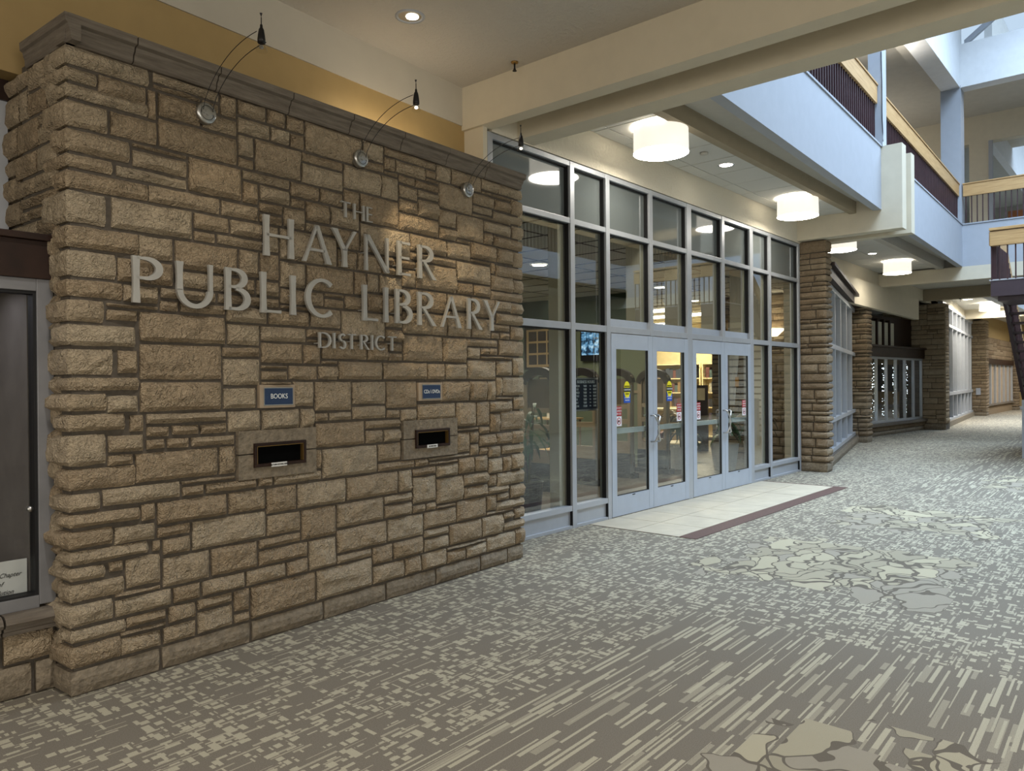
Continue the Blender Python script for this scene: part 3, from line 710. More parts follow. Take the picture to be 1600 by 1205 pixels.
# ---- doors
def door(n, x0, x1, hinge_left, label, oval, sticker):
    r_ = empty('door_%d' % n, ((x0+x1)/2, Y0-.005, 0)); struct(r_, label, 'door')
    h = (x1-x0)/2; st = .105
    m = MB(); m.box(-h, -h+st, 0, .05, .012, 2.215); m.box(h-st, h, 0, .05, .012, 2.215); m.build('stile', 'door_aluminum', r_, bevel=.003)
    MB().box(-h+st, h-st, .003, .047, 2.03, 2.215).build('top_rail', 'door_aluminum', r_)
    MB().box(-h+st, h-st, .003, .047, .012, .255).build('bottom_rail', 'door_aluminum', r_)
    MB().box(-h+st, h-st, .022, .028, .255, 2.03).build('glass_pane', 'glass', r_)
    m = MB(); m.box(h-st-.012, h-st, .008, .024, .255, 2.03); m.box(-h+st, h-st, .01, .04, .255, .263); m.build('gasket', 'black_rubber', r_)
    MB().box(-h+.02, h-.02, .06, .085, 1.0, 1.065).build('push_bar', 'push_bar_paint', r_)
    MB().box(-.03, .03, -.002, .004, .235, .245).build('weep_slot', 'black_rubber', r_)
    sx = h-.055 if hinge_left else -h+.055; dr = -1 if hinge_left else 1
    m = MB()
    pts = [(sx, 0, 1.20), (sx, -.055, 1.20), (sx+dr*.0, -.07, 1.18), (sx-dr*.055, -.08, 1.10), (sx-dr*.07, -.085, 1.03), (sx-dr*.055, -.08, .96), (sx, -.07, .88), (sx, -.055, .865), (sx, 0, .865)]
    m.tube(pts, .0115, 10); m.build('handle', 'brushed_steel', r_, smooth=True)
    if oval is not None:
        ox = oval-(x0+x1)/2; m = MB()
        pts = [(ox+.068*math.cos(2*PI*i/28), 1.535+.105*math.sin(2*PI*i/28)) for i in range(28)]
        ov = MB().prism(pts, 'y', .0165, .021).build('oval_sticker', 'yellow_sticker', r_)
        MB().box(ox-.072, ox+.072, .0155, .0175, 1.508, 1.562).build('black_band', 'black_ink', r_)
        bl = MB().box(ox-.072, ox+.072, .018, .021, 1.375, 1.50).build('blue_sticker', 'blue_sticker', r_)
        text('CAUTION', 'white_ink', ov, (ox, .0145, 1.535), .032)
        text('AUTOMATIC', 'black_ink', ov, (ox, .015, 1.578), .021); text('DOOR', 'black_ink', ov, (ox, .015, 1.485), .024)
        text('ACTIVATE', 'white_ink', bl, (ox, .0165, 1.437), .025); text('SWITCH', 'white_ink', bl, (ox, .0165, 1.405), .025)
    ox = sticker-(x0+x1)/2
    rs = MB().box(ox-.062, ox+.062, .018, .021, 1.222, 1.335).build('red_sticker', 'red_sticker', r_)
    for k_, (s_, z_) in enumerate((('SECURITY', 1.315), ('CAMERA', 1.28), ('IN USE', 1.245))): text(s_, 'white_ink', rs, (ox, .0165, z_), (.026, .032, .032)[k_], ext=.0008)
    wsk = MB().box(ox-.062, ox+.062, .018, .021, 1.095, 1.215).build('white_sticker', 'white_sticker', r_)
    m = MB(); ring = []; nn = 24
    for i in range(nn):
        a_ = 2*PI*i/nn; b_ = 2*PI*(i+1)/nn
        m.add([(ox+.045*math.cos(a_), .017, 1.157+.045*math.sin(a_)), (ox+.045*math.cos(b_), .017, 1.157+.045*math.sin(b_)), (ox+.036*math.cos(b_), .017, 1.157+.036*math.sin(b_)), (ox+.036*math.cos(a_), .017, 1.157+.036*math.sin(a_))], [(0, 1, 2, 3)])
    m.add([(ox-.031, .0168, 1.183), (ox-.026, .0168, 1.188), (ox+.031, .0168, 1.131), (ox+.026, .0168, 1.126)], [(0, 1, 2, 3)])
    m.build('prohibition_ring', 'red_sticker', wsk, fix=False)
    MB().prism([(ox-.028, 1.165), (ox+.026, 1.165), (ox+.026, 1.152), (ox+.0, 1.152), (ox-.004, 1.145), (ox-.012, 1.145), (ox-.016, 1.128), (ox-.028, 1.128), (ox-.024, 1.152)], 'y', .0172, .0178).build('pistol_symbol', 'black_ink', wsk)
    return r_
door(1, 7.652, 8.608, True, 'first glass entrance door from the left, with yellow oval sticker', 8.02, 7.83)
door(2, 8.613, 9.568, False, 'second glass entrance door, with yellow oval sticker and stickers at its right', 9.07, 9.33)
door(3, 9.703, 10.702, True, 'third glass entrance door, left leaf of the right pair', None, 9.89)
door(4, 10.707, 11.653, False, 'fourth glass entrance door, rightmost leaf', None, 11.42)

# ---- entry tiles
et = empty('floor_entry', (0, 0, 0)); struct(et, 'pale ceramic tile apron before the doors with brown border', 'floor')
MB().box(7.16, 12.0, 3.89, 5.04, -.01, .003).build('grout', 'grout', et)
nx_ = 8
for i in range(nx_):
    for a, b in ((3.895, 4.46), (4.46, 5.035)):
        xa = 7.165+i*4.835/nx_
        MB().box(xa+.004, xa+4.835/nx_-.004, a+.004, b-.004, -.005, .006+R.uniform(0, .001)).build('tile', 'floor_tile', et)
MB().box(7.16, 12.07, 3.70, 3.89, -.01, .006).build('border_strip', 'brown_border', et)
MB().box(12.0, 12.07, 3.89, 5.0, -.01, .006).build('border_strip', 'brown_border', et)

# ================================================================== LETTERING
def glyph(mb, ch, x, z, H, W, y0, y1):
    t1, t2 = .165*H, .105*H
    def quad(p, q_, w0, w1=None, horiz=False):
        w1 = w0 if w1 is None else w1
        p = Vector(p)*H; q_ = Vector(q_)*H; d = q_-p; nrm = Vector((0, 1)) if horiz else Vector((1, 0))
        st = []
        for t in (0, .25, .5, .75, 1):
            c = p+d*t; wd = (w0+(w1-w0)*t)*(1-.20*math.sin(PI*t))
            st.append((c-nrm*wd/2, c+nrm*wd/2))
        for (a, b), (c, e) in zip(st, st[1:]):
            mb.prism([(x+a.x, z+a.y), (x+b.x, z+b.y), (x+e.x, z+e.y), (x+c.x, z+c.y)], 'y', y0, y1)
    def arc(cx, cz, rx, rz, a0, a1, tv, th, n=18):
        """centre line radii; tv thickness at the sides, th at top and bottom"""
        cx *= H; cz *= H; rx *= H; rz *= H; o_ = []; i_ = []
        for i in range(n+1):
            a = math.radians(a0+(a1-a0)*i/n); c, s = math.cos(a), math.sin(a)
            t = th+(tv-th)*abs(c)**1.3
            o_.append((x+cx+(rx+t/2)*c, z+cz+(rz+t/2)*s)); i_.append((x+cx+(rx-t/2)*c, z+cz+(rz-t/2)*s))
        for k_ in range(n): mb.prism([o_[k_], o_[k_+1], i_[k_+1], i_[k_]], 'y', y0, y1)
    w = W/H; s1 = t1/H/2; h2 = t2*.72
    if ch == 'I': quad((w/2, 0), (w/2, 1), t1)
    elif ch == 'L': quad((s1, 0), (s1, 1), t1); quad((s1, .045), (w, .045), h2, horiz=True)
    elif ch == 'T': quad((w/2, 0), (w/2, 1), t1); quad((0, .955), (w, .955), h2*1.1, horiz=True)
    elif ch == 'H': quad((s1, 0), (s1, 1), t1); quad((w-s1, 0), (w-s1, 1), t1); quad((s1, .52), (w-s1, .52), h2, horiz=True)
    elif ch == 'E':
        quad((s1, 0), (s1, 1), t1)
        for zz, k_ in ((.045, 1), (.52, .9), (.955, .97)): quad((s1, zz), (w*k_, zz), h2, horiz=True)
    elif ch == 'A':
        quad((.06, 0), (w/2, .98), t2, t2*.8); quad((w-.08, 0), (w/2, .98), t1*1.05, t1*.75); quad((w*.24, .33), (w*.76, .33), h2, horiz=True)
    elif ch == 'Y':
        quad((w/2, 0), (w/2, .48), t1); quad((.07, 1), (w/2, .44), t1*1.15, t1*.9); quad((w-.06, 1), (w/2, .44), t2*1.1, t2*.8)
    elif ch == 'N':
        quad((.05, 0), (.05, 1), t2*.95); quad((w-.05, 0), (w-.05, 1), t2*.95); quad((.07, 1), (w-.05, .02), t1*1.15, t1)
    elif ch in 'PRB':
        quad((s1, 0), (s1, 1), t1)
        br = (w if ch == 'P' else w*.86) if ch != 'B' else w*.88
        top = .50 if ch != 'B' else .52
        cz = (1+top)/2-.0; rz = (1-top)/2-h2/H/2; c0 = max(s1*2, br*.42); rx = br-c0-s1
        arc(c0, cz, rx, rz, -90, 90, t1*1.0, h2)
        for zz in (cz+rz, cz-rz): quad((s1, zz), (c0, zz), h2, horiz=True)
        if ch == 'B':
            cz = .275; rz = .275-h2/H/2; c0 = w*.42; arc(c0, cz, w-c0-s1, rz, -90, 90, t1, h2)
            quad((s1, cz-rz), (c0, cz-rz), h2, horiz=True)
        if ch == 'R': quad((c0*.95, .5), (w-.07, 0), t1*.85, t1*1.1)
    elif ch == 'D':
        quad((s1, 0), (s1, 1), t1); rz = .5-h2/H/2; c0 = w*.32; arc(c0, .5, w-c0-s1, rz, -90, 90, t1, h2)
        for zz in (.5+rz, .5-rz): quad((s1, zz), (c0, zz), h2, horiz=True)
    elif ch == 'C': arc(w*.58, .5, w*.58-s1, .5-h2/H/2+.01, 48, 312, t1, h2*1.1, 26)
    elif ch == 'U':
        rx = w/2-s1; quad((s1, .36), (s1, 1), t1*.92, t1*1.05); quad((w-s1*.8, .36), (w-s1*.8, 1), t2*.95, t2*1.1); arc(w/2, .38, rx, .36, 180, 360, t1*.85, t2*.95, 20)
    elif ch == 'S':
        rz = .24; arc(w/2, 1-rz-.03, w/2-.08, rz-.03, 35, 262, t1*.9, t2, 14); arc(w/2, rz+.02, w/2-.08, rz-.0, -145, 82, t1*.9, t2, 14)
words = {
 'THE': (2.804, .110, [('T', 1.762, .083), ('H', 1.876, .101), ('E', 1.994, .058)]),
 'HAYNER': (2.450, .260, [('H', 1.128, .229), ('A', 1.423, .242), ('Y', 1.675, .216), ('N', 1.968, .230), ('E', 2.288, .136), ('R', 2.508, .199)]),
 'PUBLIC': (2.085, .258, [('P', .297, .173), ('U', .547, .232), ('B', .855, .175), ('L', 1.102, .150), ('I', 1.325, .044), ('C', 1.444, .236)]),
 'LIBRARY': (2.085, .258, [('L', 1.941, .145), ('I', 2.148, .044), ('B', 2.262, .180), ('R', 2.500, .202), ('A', 2.761, .248), ('R', 3.087, .188), ('Y', 3.302, .220)]),
 'DISTRICT': (1.877, .107, [('D', 1.561, .105), ('I', 1.684, .017), ('S', 1.732, .065), ('T', 1.813, .071), ('R', 1.929, .081), ('I', 2.031, .018), ('C', 2.067, .099), ('T', 2.198, .081)])}
WM = Matrix.Translation((1.5, 4.335, 0)) @ Matrix.Rotation(WA, 4, 'Z')
def onwall(name, s, off, z):
    p = WM @ Vector((s, -off, z)); return empty(name, p, WA)
for wd_, (zb, H_, ls) in words.items():
    r_ = onwall('sign_word', ls[0][1], 0, zb)
    tag(r_, {'THE': 'small metal word THE at the top of the wall lettering', 'HAYNER': 'large metal word HAYNER on the stone wall', 'PUBLIC': 'large metal word PUBLIC on the stone wall',
             'LIBRARY': 'large metal word LIBRARY on the stone wall', 'DISTRICT': 'small metal word DISTRICT at the bottom of the wall lettering'}[wd_], 'sign', 'metal letters on the stone wall')
    thick = .020 if H_ > .2 else .018
    for ch, s_, W_ in ls:
        so_ = .046 if H_ > .2 else .036; mb = MB(); glyph(mb, ch, s_-ls[0][1], 0, H_, W_, -so_-thick, -so_)
        # stand-off pins into the stone
        t1_ = .165*H_; px_, pz_ = {'T': (W_/2, .5), 'I': (W_/2, .5), 'Y': (W_/2, .2), 'C': (t1_/2, .5), 'S': (W_/2, .5), 'A': (W_-.075*H_, .04), 'U': (W_/2, .02), 'N': (.05*H_, .5)}.get(ch, (t1_/2, .3))
        px_ += s_-ls[0][1]; mb.box(px_-.003, px_+.003, -so_-.006, .03, pz_*H_-.004, pz_*H_+.004)
        mb.build('letter', 'letter_metal', r_)

# ---- book drops and plaques
def drop(slot, op, label, names):
    s0, s1, z0, z1 = slot; a, b, c, d = op
    r_ = onwall('book_drop', s0, 0, z0); tag(r_, label, 'book drop', 'return slots in the stone wall')
    zm = (z0+z1)/2+.005
    a_, b_, c_, d_ = a-s0, b-s0, c-z0, d-z0; W_ = s1-s0; H_ = z1-z0; zm = zm-z0; g = .004
    for nm, poly in (('upper_surround', [(g, zm+g), (a_, zm+g), (a_, d_), (b_, d_), (b_, zm+g), (W_-g, zm+g), (W_-g, H_-g), (g, H_-g)]),
                     ('lower_surround', [(g, g), (W_-g, g), (W_-g, zm-g), (b_, zm-g), (b_, c_), (a_, c_), (a_, zm-g), (g, zm-g)])):
        m = MB(); n = len(poly)
        # split in three convex boxes
        if nm[0] == 'u': m.box(g, a_, -.018, .05, zm+g, H_-g); m.box(b_, W_-g, -.018, .05, zm+g, H_-g); m.box(a_, b_, -.018, .05, d_, H_-g)
        else: m.box(g, a_, -.018, .05, g, zm-g); m.box(b_, W_-g, -.018, .05, g, zm-g); m.box(a_, b_, -.018, .05, g, c_)
        m.build(nm, 'smooth_stone', r_)
    f = .02; m = MB(); m.box(a_, b_, -.034, .06, d_-f, d_); m.box(a_, b_, -.034, .06, c_, c_+f); m.box(a_, a_+f, -.034, .06, c_+f, d_-f); m.box(b_-f, b_, -.034, .06, c_+f, d_-f)
    m.build('slot_frame', 'dark_wood', r_, bevel=.003)
    m = MB(); e_ = .004; m.box(a_+f, b_-f, -.03, .0, d_-f-e_, d_-f); m.box(a_+f, a_+f+e_, -.03, .0, c_+f, d_-f); m.box(b_-f-e_, b_-f, -.03, .0, c_+f, d_-f); m.build('slot_trim', 'brass', r_)
    MB().box(a_+f, b_-f, .004, .008, c_+f, d_-f).build('slot_opening', 'void_black', r_)
    mx = (a_+b_)/2-.02
    l_ = MB().box(mx-.058, mx+.058, -.040, -.034, c_-.004, c_+.022).build('slot_label', 'white_label', r_)
    text(names, 'black_ink', l_, (mx, -.041, c_+.009), .013, name='label_print')
drop(slotB, (1.068, 1.462, 1.105, 1.258), 'wider book return slot in pale stone under the BOOKS plaque', 'RETURN BOOKS HERE')
drop(slotC, (2.50, 2.89, 1.122, 1.266), 'smaller return slot in pale stone under the CDs and DVDs plaque', 'RETURN DVDs')
def plaque(pl, inner, txt, label, sz):
    s0, s1, z0, z1 = pl; r_ = onwall('wall_plaque', s0, 0, z0); tag(r_, label, 'plaque', 'blue plaques above the return slots')
    W_, H_ = s1-s0, z1-z0
    MB().box(.004, W_-.004, -.02, .05, .004, H_-.004).build('plaque_frame', 'plaque_frame', r_, bevel=.004)
    a, b, c, d = inner
    MB().box(a-s0-.005, b-s0+.005, -.024, -.02, c-z0-.005, d-z0+.005).build('silver_rim', 'brushed_steel', r_)
    np_ = MB().box(a-s0, b-s0, -.027, -.023, c-z0, d-z0).build('name_panel', 'navy', r_)
    text(txt, 'white_ink', np_, ((a+b)/2-s0, -.0285, (c+d)/2-z0), sz, ext=.001, sx=.86)
plaque(plB, (1.150, 1.362, 1.50, 1.605), 'BOOKS', 'blue plaque reading BOOKS on the stone wall', .046)
plaque(plC, (2.585, 2.785, 1.512, 1.616), 'CDs \\ DVDs', 'blue plaque reading CDs and DVDs on the stone wall', .041)

# ---- display spotlights on curved wires
def wire_lamp(s, z, label, lit):
    r_ = onwall('wall_spotlight', s, .0, z); tag(r_, label, 'spotlight', 'wire arm spotlights on the stone wall')
    m = MB(); n = 32; prof = [(.0, -.052), (.052, -.052), (.061, -.048), (.063, -.040), (.063, -.01)]
    vs = []; fs = []
    for j, (q_, d) in enumerate(prof):
        for i in range(n): a = 2*PI*i/n; vs.append((q_*math.cos(a), d, q_*math.sin(a)))
    for j in range(len(prof)-1):
        for i in range(n): fs.append((j*n+i, j*n+(i+1) % n, (j+1)*n+(i+1) % n, (j+1)*n+i))
    m.add(vs, fs); m.build('wall_disc', 'brushed_steel', r_, smooth=True)
    m = MB()
    for i in range(n):
        a = 2*PI*i/n; b = 2*PI*(i+1)/n
        m.add([(.043*math.cos(a), -.0535, .043*math.sin(a)), (.043*math.cos(b), -.0535, .043*math.sin(b)), (.040*math.cos(b), -.0535, .040*math.sin(b)), (.040*math.cos(a), -.0535, .040*math.sin(a))], [(0, 1, 2, 3)])
    m.build('groove', 'black_plastic', r_, fix=False)
    m = MB(); m.box(-.04, .04, -.062, -.052, -.009, .009); m.lathe([(.0, 0), (.018, 0), (.018, .014), (0, .014)], n=16)
    for i, v in enumerate(m.v):
        if i >= 8: m.v[i] = (v[0], -.052-v[2], v[1])
    m.build('crossbar', 'brushed_steel', r_)
    hx = .0; hy = -.60; hz = .29
    for q_ in (-.03, .03):
        pts = []
        for i in range(15):
            t = i/14; pts.append((q_, -.055-(abs(hy)-.055)*(t**1.35), (hz+.01)*math.sin(t*PI/2)**.85+(.015 if q_ < 0 else -.025)*t))
        MB().tube(pts, .0022, 6).build('arm_wire', 'black_plastic', r_)
    hd = MB(); hd.lathe([(.004, .105), (.007, .10), (.008, .085), (.014, .075), (.019, .045), (.022, .018), (.021, .0)], (0, 0), 16)
    h = hd.build('lamp_head', 'black_plastic', r_, smooth=True, loc=(hx, hy, hz-.03))
    MB().tube([(0, 0, .10), (0, 0, .14), (0, .002, .165)], [.003, .003, .008], 8).build('finial', 'black_plastic', r_).location = (hx, hy, hz-.03)
    MB().lathe([(.008, 0), (.022, -.012), (.030, -.035), (.031, -.045)], (0, 0), 18, cap=False).build('glass_shade', 'case_glass', r_, smooth=True, loc=(hx, hy, hz-.03))
    MB().lathe([(.0, -.01), (.010, -.014), (.013, -.026), (.0, -.034)], (0, 0), 12).build('bulb', 'bulb_glow' if lit else 'brushed_steel', r_, loc=(hx, hy, hz-.03))
    return r_
wire_lamp(.757, 3.25, 'leftmost wire arm spotlight above the word PUBLIC', False)
wire_lamp(1.957, 3.255, 'middle wire arm spotlight above the word THE', True)
wire_lamp(3.134, 3.26, 'rightmost wire arm spotlight near the end of the stone wall', True)
def spot_at(s, off, z, ts, tz, e, col, ang, toff=0):
    p = WM @ Vector((s, -off, z)); t = WM @ Vector((ts, -toff, tz)); d = (t-p)
    return light('spotlight_beam', 'SPOT', p, e, col, .012, rot=d.to_track_quat('-Z', 'Y').to_euler(), spot=math.radians(ang), blend=.6)
spot_at(1.957, .60, 3.47, 2.75, 2.30, 26, (1, .80, .52), 46)
spot_at(3.134, .60, 3.47, 3.2, 2.0, 7, (1, .80, .52), 60)
spot_at(.757, .60, 3.47, .9, 1.9, 4, (1, .85, .62), 70)
light('cove_light', 'AREA', WM @ Vector((2.9, .45, 3.62)), 1.6, (1, .82, .58), 1.0, .1, rot=(math.radians(150), 0, WA))

# ================================================================== LAMPS
def drum(x, y, label, r_=.31, zb=4.22, e=26):
    d = empty('drum_light', (x, y, zb)); tag(d, label, 'ceiling light', 'white drum ceiling lights')
    MB().lathe([(r_, .0), (r_*.985, .27)], n=48, cap=False).build('shade', 'drum_shade', d, smooth=True)
    MB().lathe([(0, .012), (r_*.9, .008), (r_, .0)], n=48, cap=False).build('diffuser', 'drum_diffuser', d, smooth=True)
    MB().lathe([(.12, .27), (.12, .31)], n=24).build('ceiling_mount', 'white_paint', d)
drum(7.66, 4.35, 'nearest and largest white drum light over the entrance')
drum(12.05, 4.42, 'second white drum light, over the right end of the entrance')
drum(15.75, 4.95, 'third drum light, half hidden behind the near stone pier')
drum(20.1, 4.98, 'fourth drum light, fully in view beyond the near stone pier')
drum(33.4, 5.1, 'smallest and farthest drum light, beside the stair', .33)
def can(x, y, z, label, r_=.09, e=22, glow='lamp_glow', col=NEUT, lamp=True):
    d = empty('recessed_downlight', (x, y, z)); tag(d, label, 'ceiling light', 'recessed ceiling downlights')
    MB().lathe([(r_+.018, -.002), (r_+.018, -.006), (r_, -.008), (r_*.8, .012)], n=32, cap=False).build('trim_ring', 'white_paint', d, smooth=True)
    MB().lathe([(0, -.004), (r_, -.004)], n=32, cap=False).build('lens', glow, d)
    if lamp: light('downlight_beam', 'SPOT', (x, y, z-.03), e, col, .07, rot=(0, 0, 0), spot=math.radians(120), blend=.8)
can(9.60, 4.47, 4.525, 'recessed round downlight in the tiles between the drum lights')
can(18.56, 5.12, 4.525, 'recessed downlight in the farther canopy tiles')
can(31.6, 5.5, 4.53, 'flat far downlight left of the smallest drum light', .16)
# reflector can in the knockdown ceiling
d = empty('recessed_downlight', (4.075, 4.555, 4.55)); tag(d, 'recessed reflector downlight in the ceiling above the stone wall', 'ceiling light', 'recessed ceiling downlights')
MB().lathe([(.118, .0), (.118, -.006), (.096, -.008), (.092, .0)], n=36, cap=False).build('trim_ring', 'white_paint', d, smooth=True)
MB().lathe([(.0, -.0005), (.094, -.0015)], n=36, cap=False).build('reflector', 'brushed_steel', d, smooth=True)
MB().lathe([(.0, -.004), (.05, -.004)], n=24, cap=False).build('lens', 'lamp_glow', d, loc=(.015, -.01, 0))
light('downlight_beam', 'SPOT', (4.075, 4.555, 4.52), 26, NEUT, .07, spot=math.radians(115), blend=.8)
for x, y in ((1.2, 2.2), (-2.2, 2.2), (1.2, -1.6), (-2.2, -1.6), (-4.5, 0), (4.2, -2), (4.2, -5)):
    light('added_corridor_fill', 'SPOT', (x, y, 4.5), 120, (1, .96, .90), .1, spot=math.radians(125), blend=.8)  # unseen spots added as general fill for the near floor and stone
# sprinkler and smoke sensor
d = empty('sprinkler', (5.285, 4.497, 4.55)); tag(d, 'brass sprinkler head hanging from the textured ceiling', 'sprinkler')
MB().lathe([(.035, .0), (.03, -.012), (.012, -.016)], n=20).build('escutcheon', 'brass', d, smooth=True)
MB().lathe([(.008, -.01), (.008, -.06), (.012, -.062), (.012, -.075), (.02, -.078), (.02, -.082)], n=12).build('nozzle', 'black_plastic', d)
o = MB().lathe([(.0, 0), (.05, 0), (.05, -.02), (.03, -.03), (0, -.03)], n=24).build('smoke_sensor', 'soffit_paint', None, smooth=True, loc=(8.90, 4.44, 4.522)); tag(o, 'small round sensor in the tiles before the downlight', 'sensor')
o = MB().lathe([(.03, 0), (.03, -.02), (.008, -.03), (.008, -.09)], n=12).build('sprinkler', 'black_plastic', None, loc=(27.0, 4.9, 4.15)); tag(o, 'tiny dark sprinkler under the far tan cross beam', 'sprinkler')
can(22.9, 3.0, 9.4, 'round upper level downlight to the right of the thick column', .14, 30)
light('upper_level_lamp', 'SPOT', (18.2, 4.9, 8.0), 90, NEUT, .2, rot=(PI, 0, 0), spot=math.radians(130), blend=1)
light('upper_level_lamp', 'POINT', (23.5, 7.5, 7.4), 60, NEUT, .3)
light('shop_window_light', 'AREA', (34, 5.0, 4.4), 260, NEUT, 6, 1.2)
light('added_far_fill', 'AREA', (44, 3, 4.5), 300, NEUT, 6, 3)  # extra lamp added to brighten the far floor

# ================================================================== LEFT DISPLAY CASE
dc = empty('display_case', (1.5, 4.55, 0)); tag(dc, 'glazed wall display case with dark wood header left of the stone wall', 'display case')
# local: x negative to the left
m = MB(); m.box(-2.6, .0, -.02, .16, 2.20, 2.40); m.box(-2.6, .012, -.05, .18, 2.40, 2.435); m.build('wood_header', 'dark_wood', dc, bevel=.003)
m = MB(); m.box(-.085, -.005, 0, .10, .47, 2.20); m.box(-2.6, -.085, 0, .10, 2.135, 2.20); m.box(-2.6, -.085, 0, .10, .455, .52); m.build('metal_frame', 'dull_aluminum', dc, bevel=.003)
m = MB(); m.box(-.10, -.085, .01, .09, .52, 2.135); m.box(-2.6, -.1, .01, .09, 2.12, 2.135); m.box(-2.6, -.1, .01, .09, .52, .53); m.build('gasket', 'black_rubber', dc)
MB().box(-2.6, -.10, .045, .051, .52, 2.135).build('glass_pane', 'case_glass', dc)
m = MB(); m.box(-2.6, -.02, .62, .66, .42, 2.2); m.build('back_panel', 'case_lining', dc)
m = MB(); m.box(-.10, -.03, .11, .65, .5, 2.2); m.build('side_panel', 'case_lining', dc)
m = MB(); m.box(-2.6, -.03, .10, .65, .46, .50); m.build('case_floor', 'dark_wood', dc)
m = MB(); m.box(-2.6, -.03, .10, .65, 2.2, 2.23); m.build('case_top', 'soffit_paint', dc)
o = MB(); o.tube([(-.115, .048, .998-.02), (-.115, .02, .998-.02)], [.016, .014], 14); o.build('lock_knob', 'brushed_steel', dc, smooth=True)
light('display_case_lamp', 'AREA', (.7, 4.85, 2.15), 1.6, (.9, .9, 1), 1.2, .3)
sl = empty('wall_left_sill', (1.5, 4.55, 0)); struct(sl, 'low stone wall with moulded sill below the left display case')
for a, b in ((-2.6, -1.55), (-1.55, -.27), (-.265, .02)):
    MB().prism([(.10, .455), (-.045, .455), (-.075, .44), (-.085, .415), (-.07, .395), (-.045, .388), (-.045, .372), (-.03, .365), (-.03, .345), (.10, .345)], 'x', a+.003, b-.003).build('sill_block', 'cap_stone', sl)
Tl = face_x()
for a, b in ((-2.6, -1.5), (-1.5, -.9), (-.9, -.26), ): stone(sl, Tl, a, b, .18, .345, .03, 'stone')
stone(sl, Tl, -.26, -.01, .18, .345, .03, 'stone')
for a, b in ((-2.6, -1.4), (-1.4, -.75), (-.75, -.12), (-.115, -.0)): stone(sl, Tl, a, b, 0, .18, .03, 'smooth_stone', bulge=.012, rough=.006, name='plinth_block')
MB().box(-2.6, 0, .03, .2, 0, .45).build('mortar_core', 'mortar', sl)
cdv = empty('name_card', (1.305, 4.66, .505)); tag(cdv, 'white card with black script standing in the left display case', 'card')
q_ = MB().box(-.42, .085, 0, .004, 0, .20).build('card_sheet', 'white_label', cdv)
for s_, z_, sx_ in (('Edwards Chapter', .125, .055), ('Sons of', .08, -.03), ('Revolution', .035, .02)):
    text(s_, 'black_ink', q_, (sx_, -.002, z_), .034, align='RIGHT', shear=.45, name='script_print', ext=.0005, sx=.9)
# upper left window recess
wu = empty('window_2', (1.46, 5.17, 0)); struct(wu, 'dark upper window with wood head above the left display case', 'window')
MB().box(-2.6, -.02, .02, .06, 2.3, 3.3).build('glass_pane', 'spandrel_glass', wu)
MB().box(-2.6, .0, -.04, .06, 3.30, 3.42).build('wood_head', 'dark_wood', wu)
MB().box(-.05, .0, -.02, .06, 2.3, 3.30).build('side_frame', 'aluminum', wu)

# ================================================================== LIBRARY INTERIOR
struct(MB().box(5.6, 15.2, 5.2, 7.3, 3.42, 3.5).box(5.6, 21.4, 7.3, 20, 3.42, 3.5).build('ceiling_library', 'acoustic_tile'), 'tiled ceiling inside the library', 'ceiling')
tg = MB()
for i in range(21): tg.box(5.8+i*.72, 5.825+i*.72, 5.2 if 5.8+i*.72 < 15 else 7.35, 16, 3.414, 3.421)
for i in range(9): tg.box(5.6, 21.3 if i > 1 else 15.1, 5.7+i*1.25, 5.725+i*1.25, 3.414, 3.421)
o = tg.build('ceiling_grid', 'gate_dark', fix=False); tag(o, 'dark seams of the library ceiling tiles', 'ceiling', kind='structure')
struct(MB().box(13.0, 13.15, 7.75, 13, 0, 3.42).build('wall_library_green', 'green_wall'), 'sage green library wall hung with art')
struct(MB().box(12.96, 13.0, 7.75, 13, 1.42, 1.47).build('trim_7', 'gate_tan'), 'pale chair rail on the green library wall', 'trim')
struct(MB().box(12.97, 13.0, 7.75, 13, 2.86, 3.42).build('wall_library_frieze', 'dark_green_wall'), 'darker green band at the top of the library wall')
struct(MB().box(13.15, 24, 7.7, 7.8, 2.75, 3.42).build('wall_library_header', 'dark_green_wall'), 'dark green header over the library opening')  if 0 else None
struct(MB().box(5.5, 5.6, 5.5, 14, 0, 3.42).build('wall_library_left', 'green_wall'), 'green library wall on the left side')
struct(MB().box(21.3, 21.4, 7.2, 20, 0, 3.42).build('wall_library_back', 'shelf_cream'), 'cream back wall of the lit book room')
struct(MB().box(5.5, 21.4, 19.9, 20, 0, 3.42).build('wall_library_far', 'green_wall'), 'green far wall inside the library')
struct(MB().box(15.45, 21.4, 7.2, 7.3, 0, 3.5).build('wall_library_right', 'cream_paint'), 'cream library wall behind the right panes')
struct(MB().box(17.2, 17.5, 7.3, 7.9, 0, 3.42).build('column', 'cream_paint'), 'cream column inside the library behind the third door', 'column')
def cam_reach(): pass
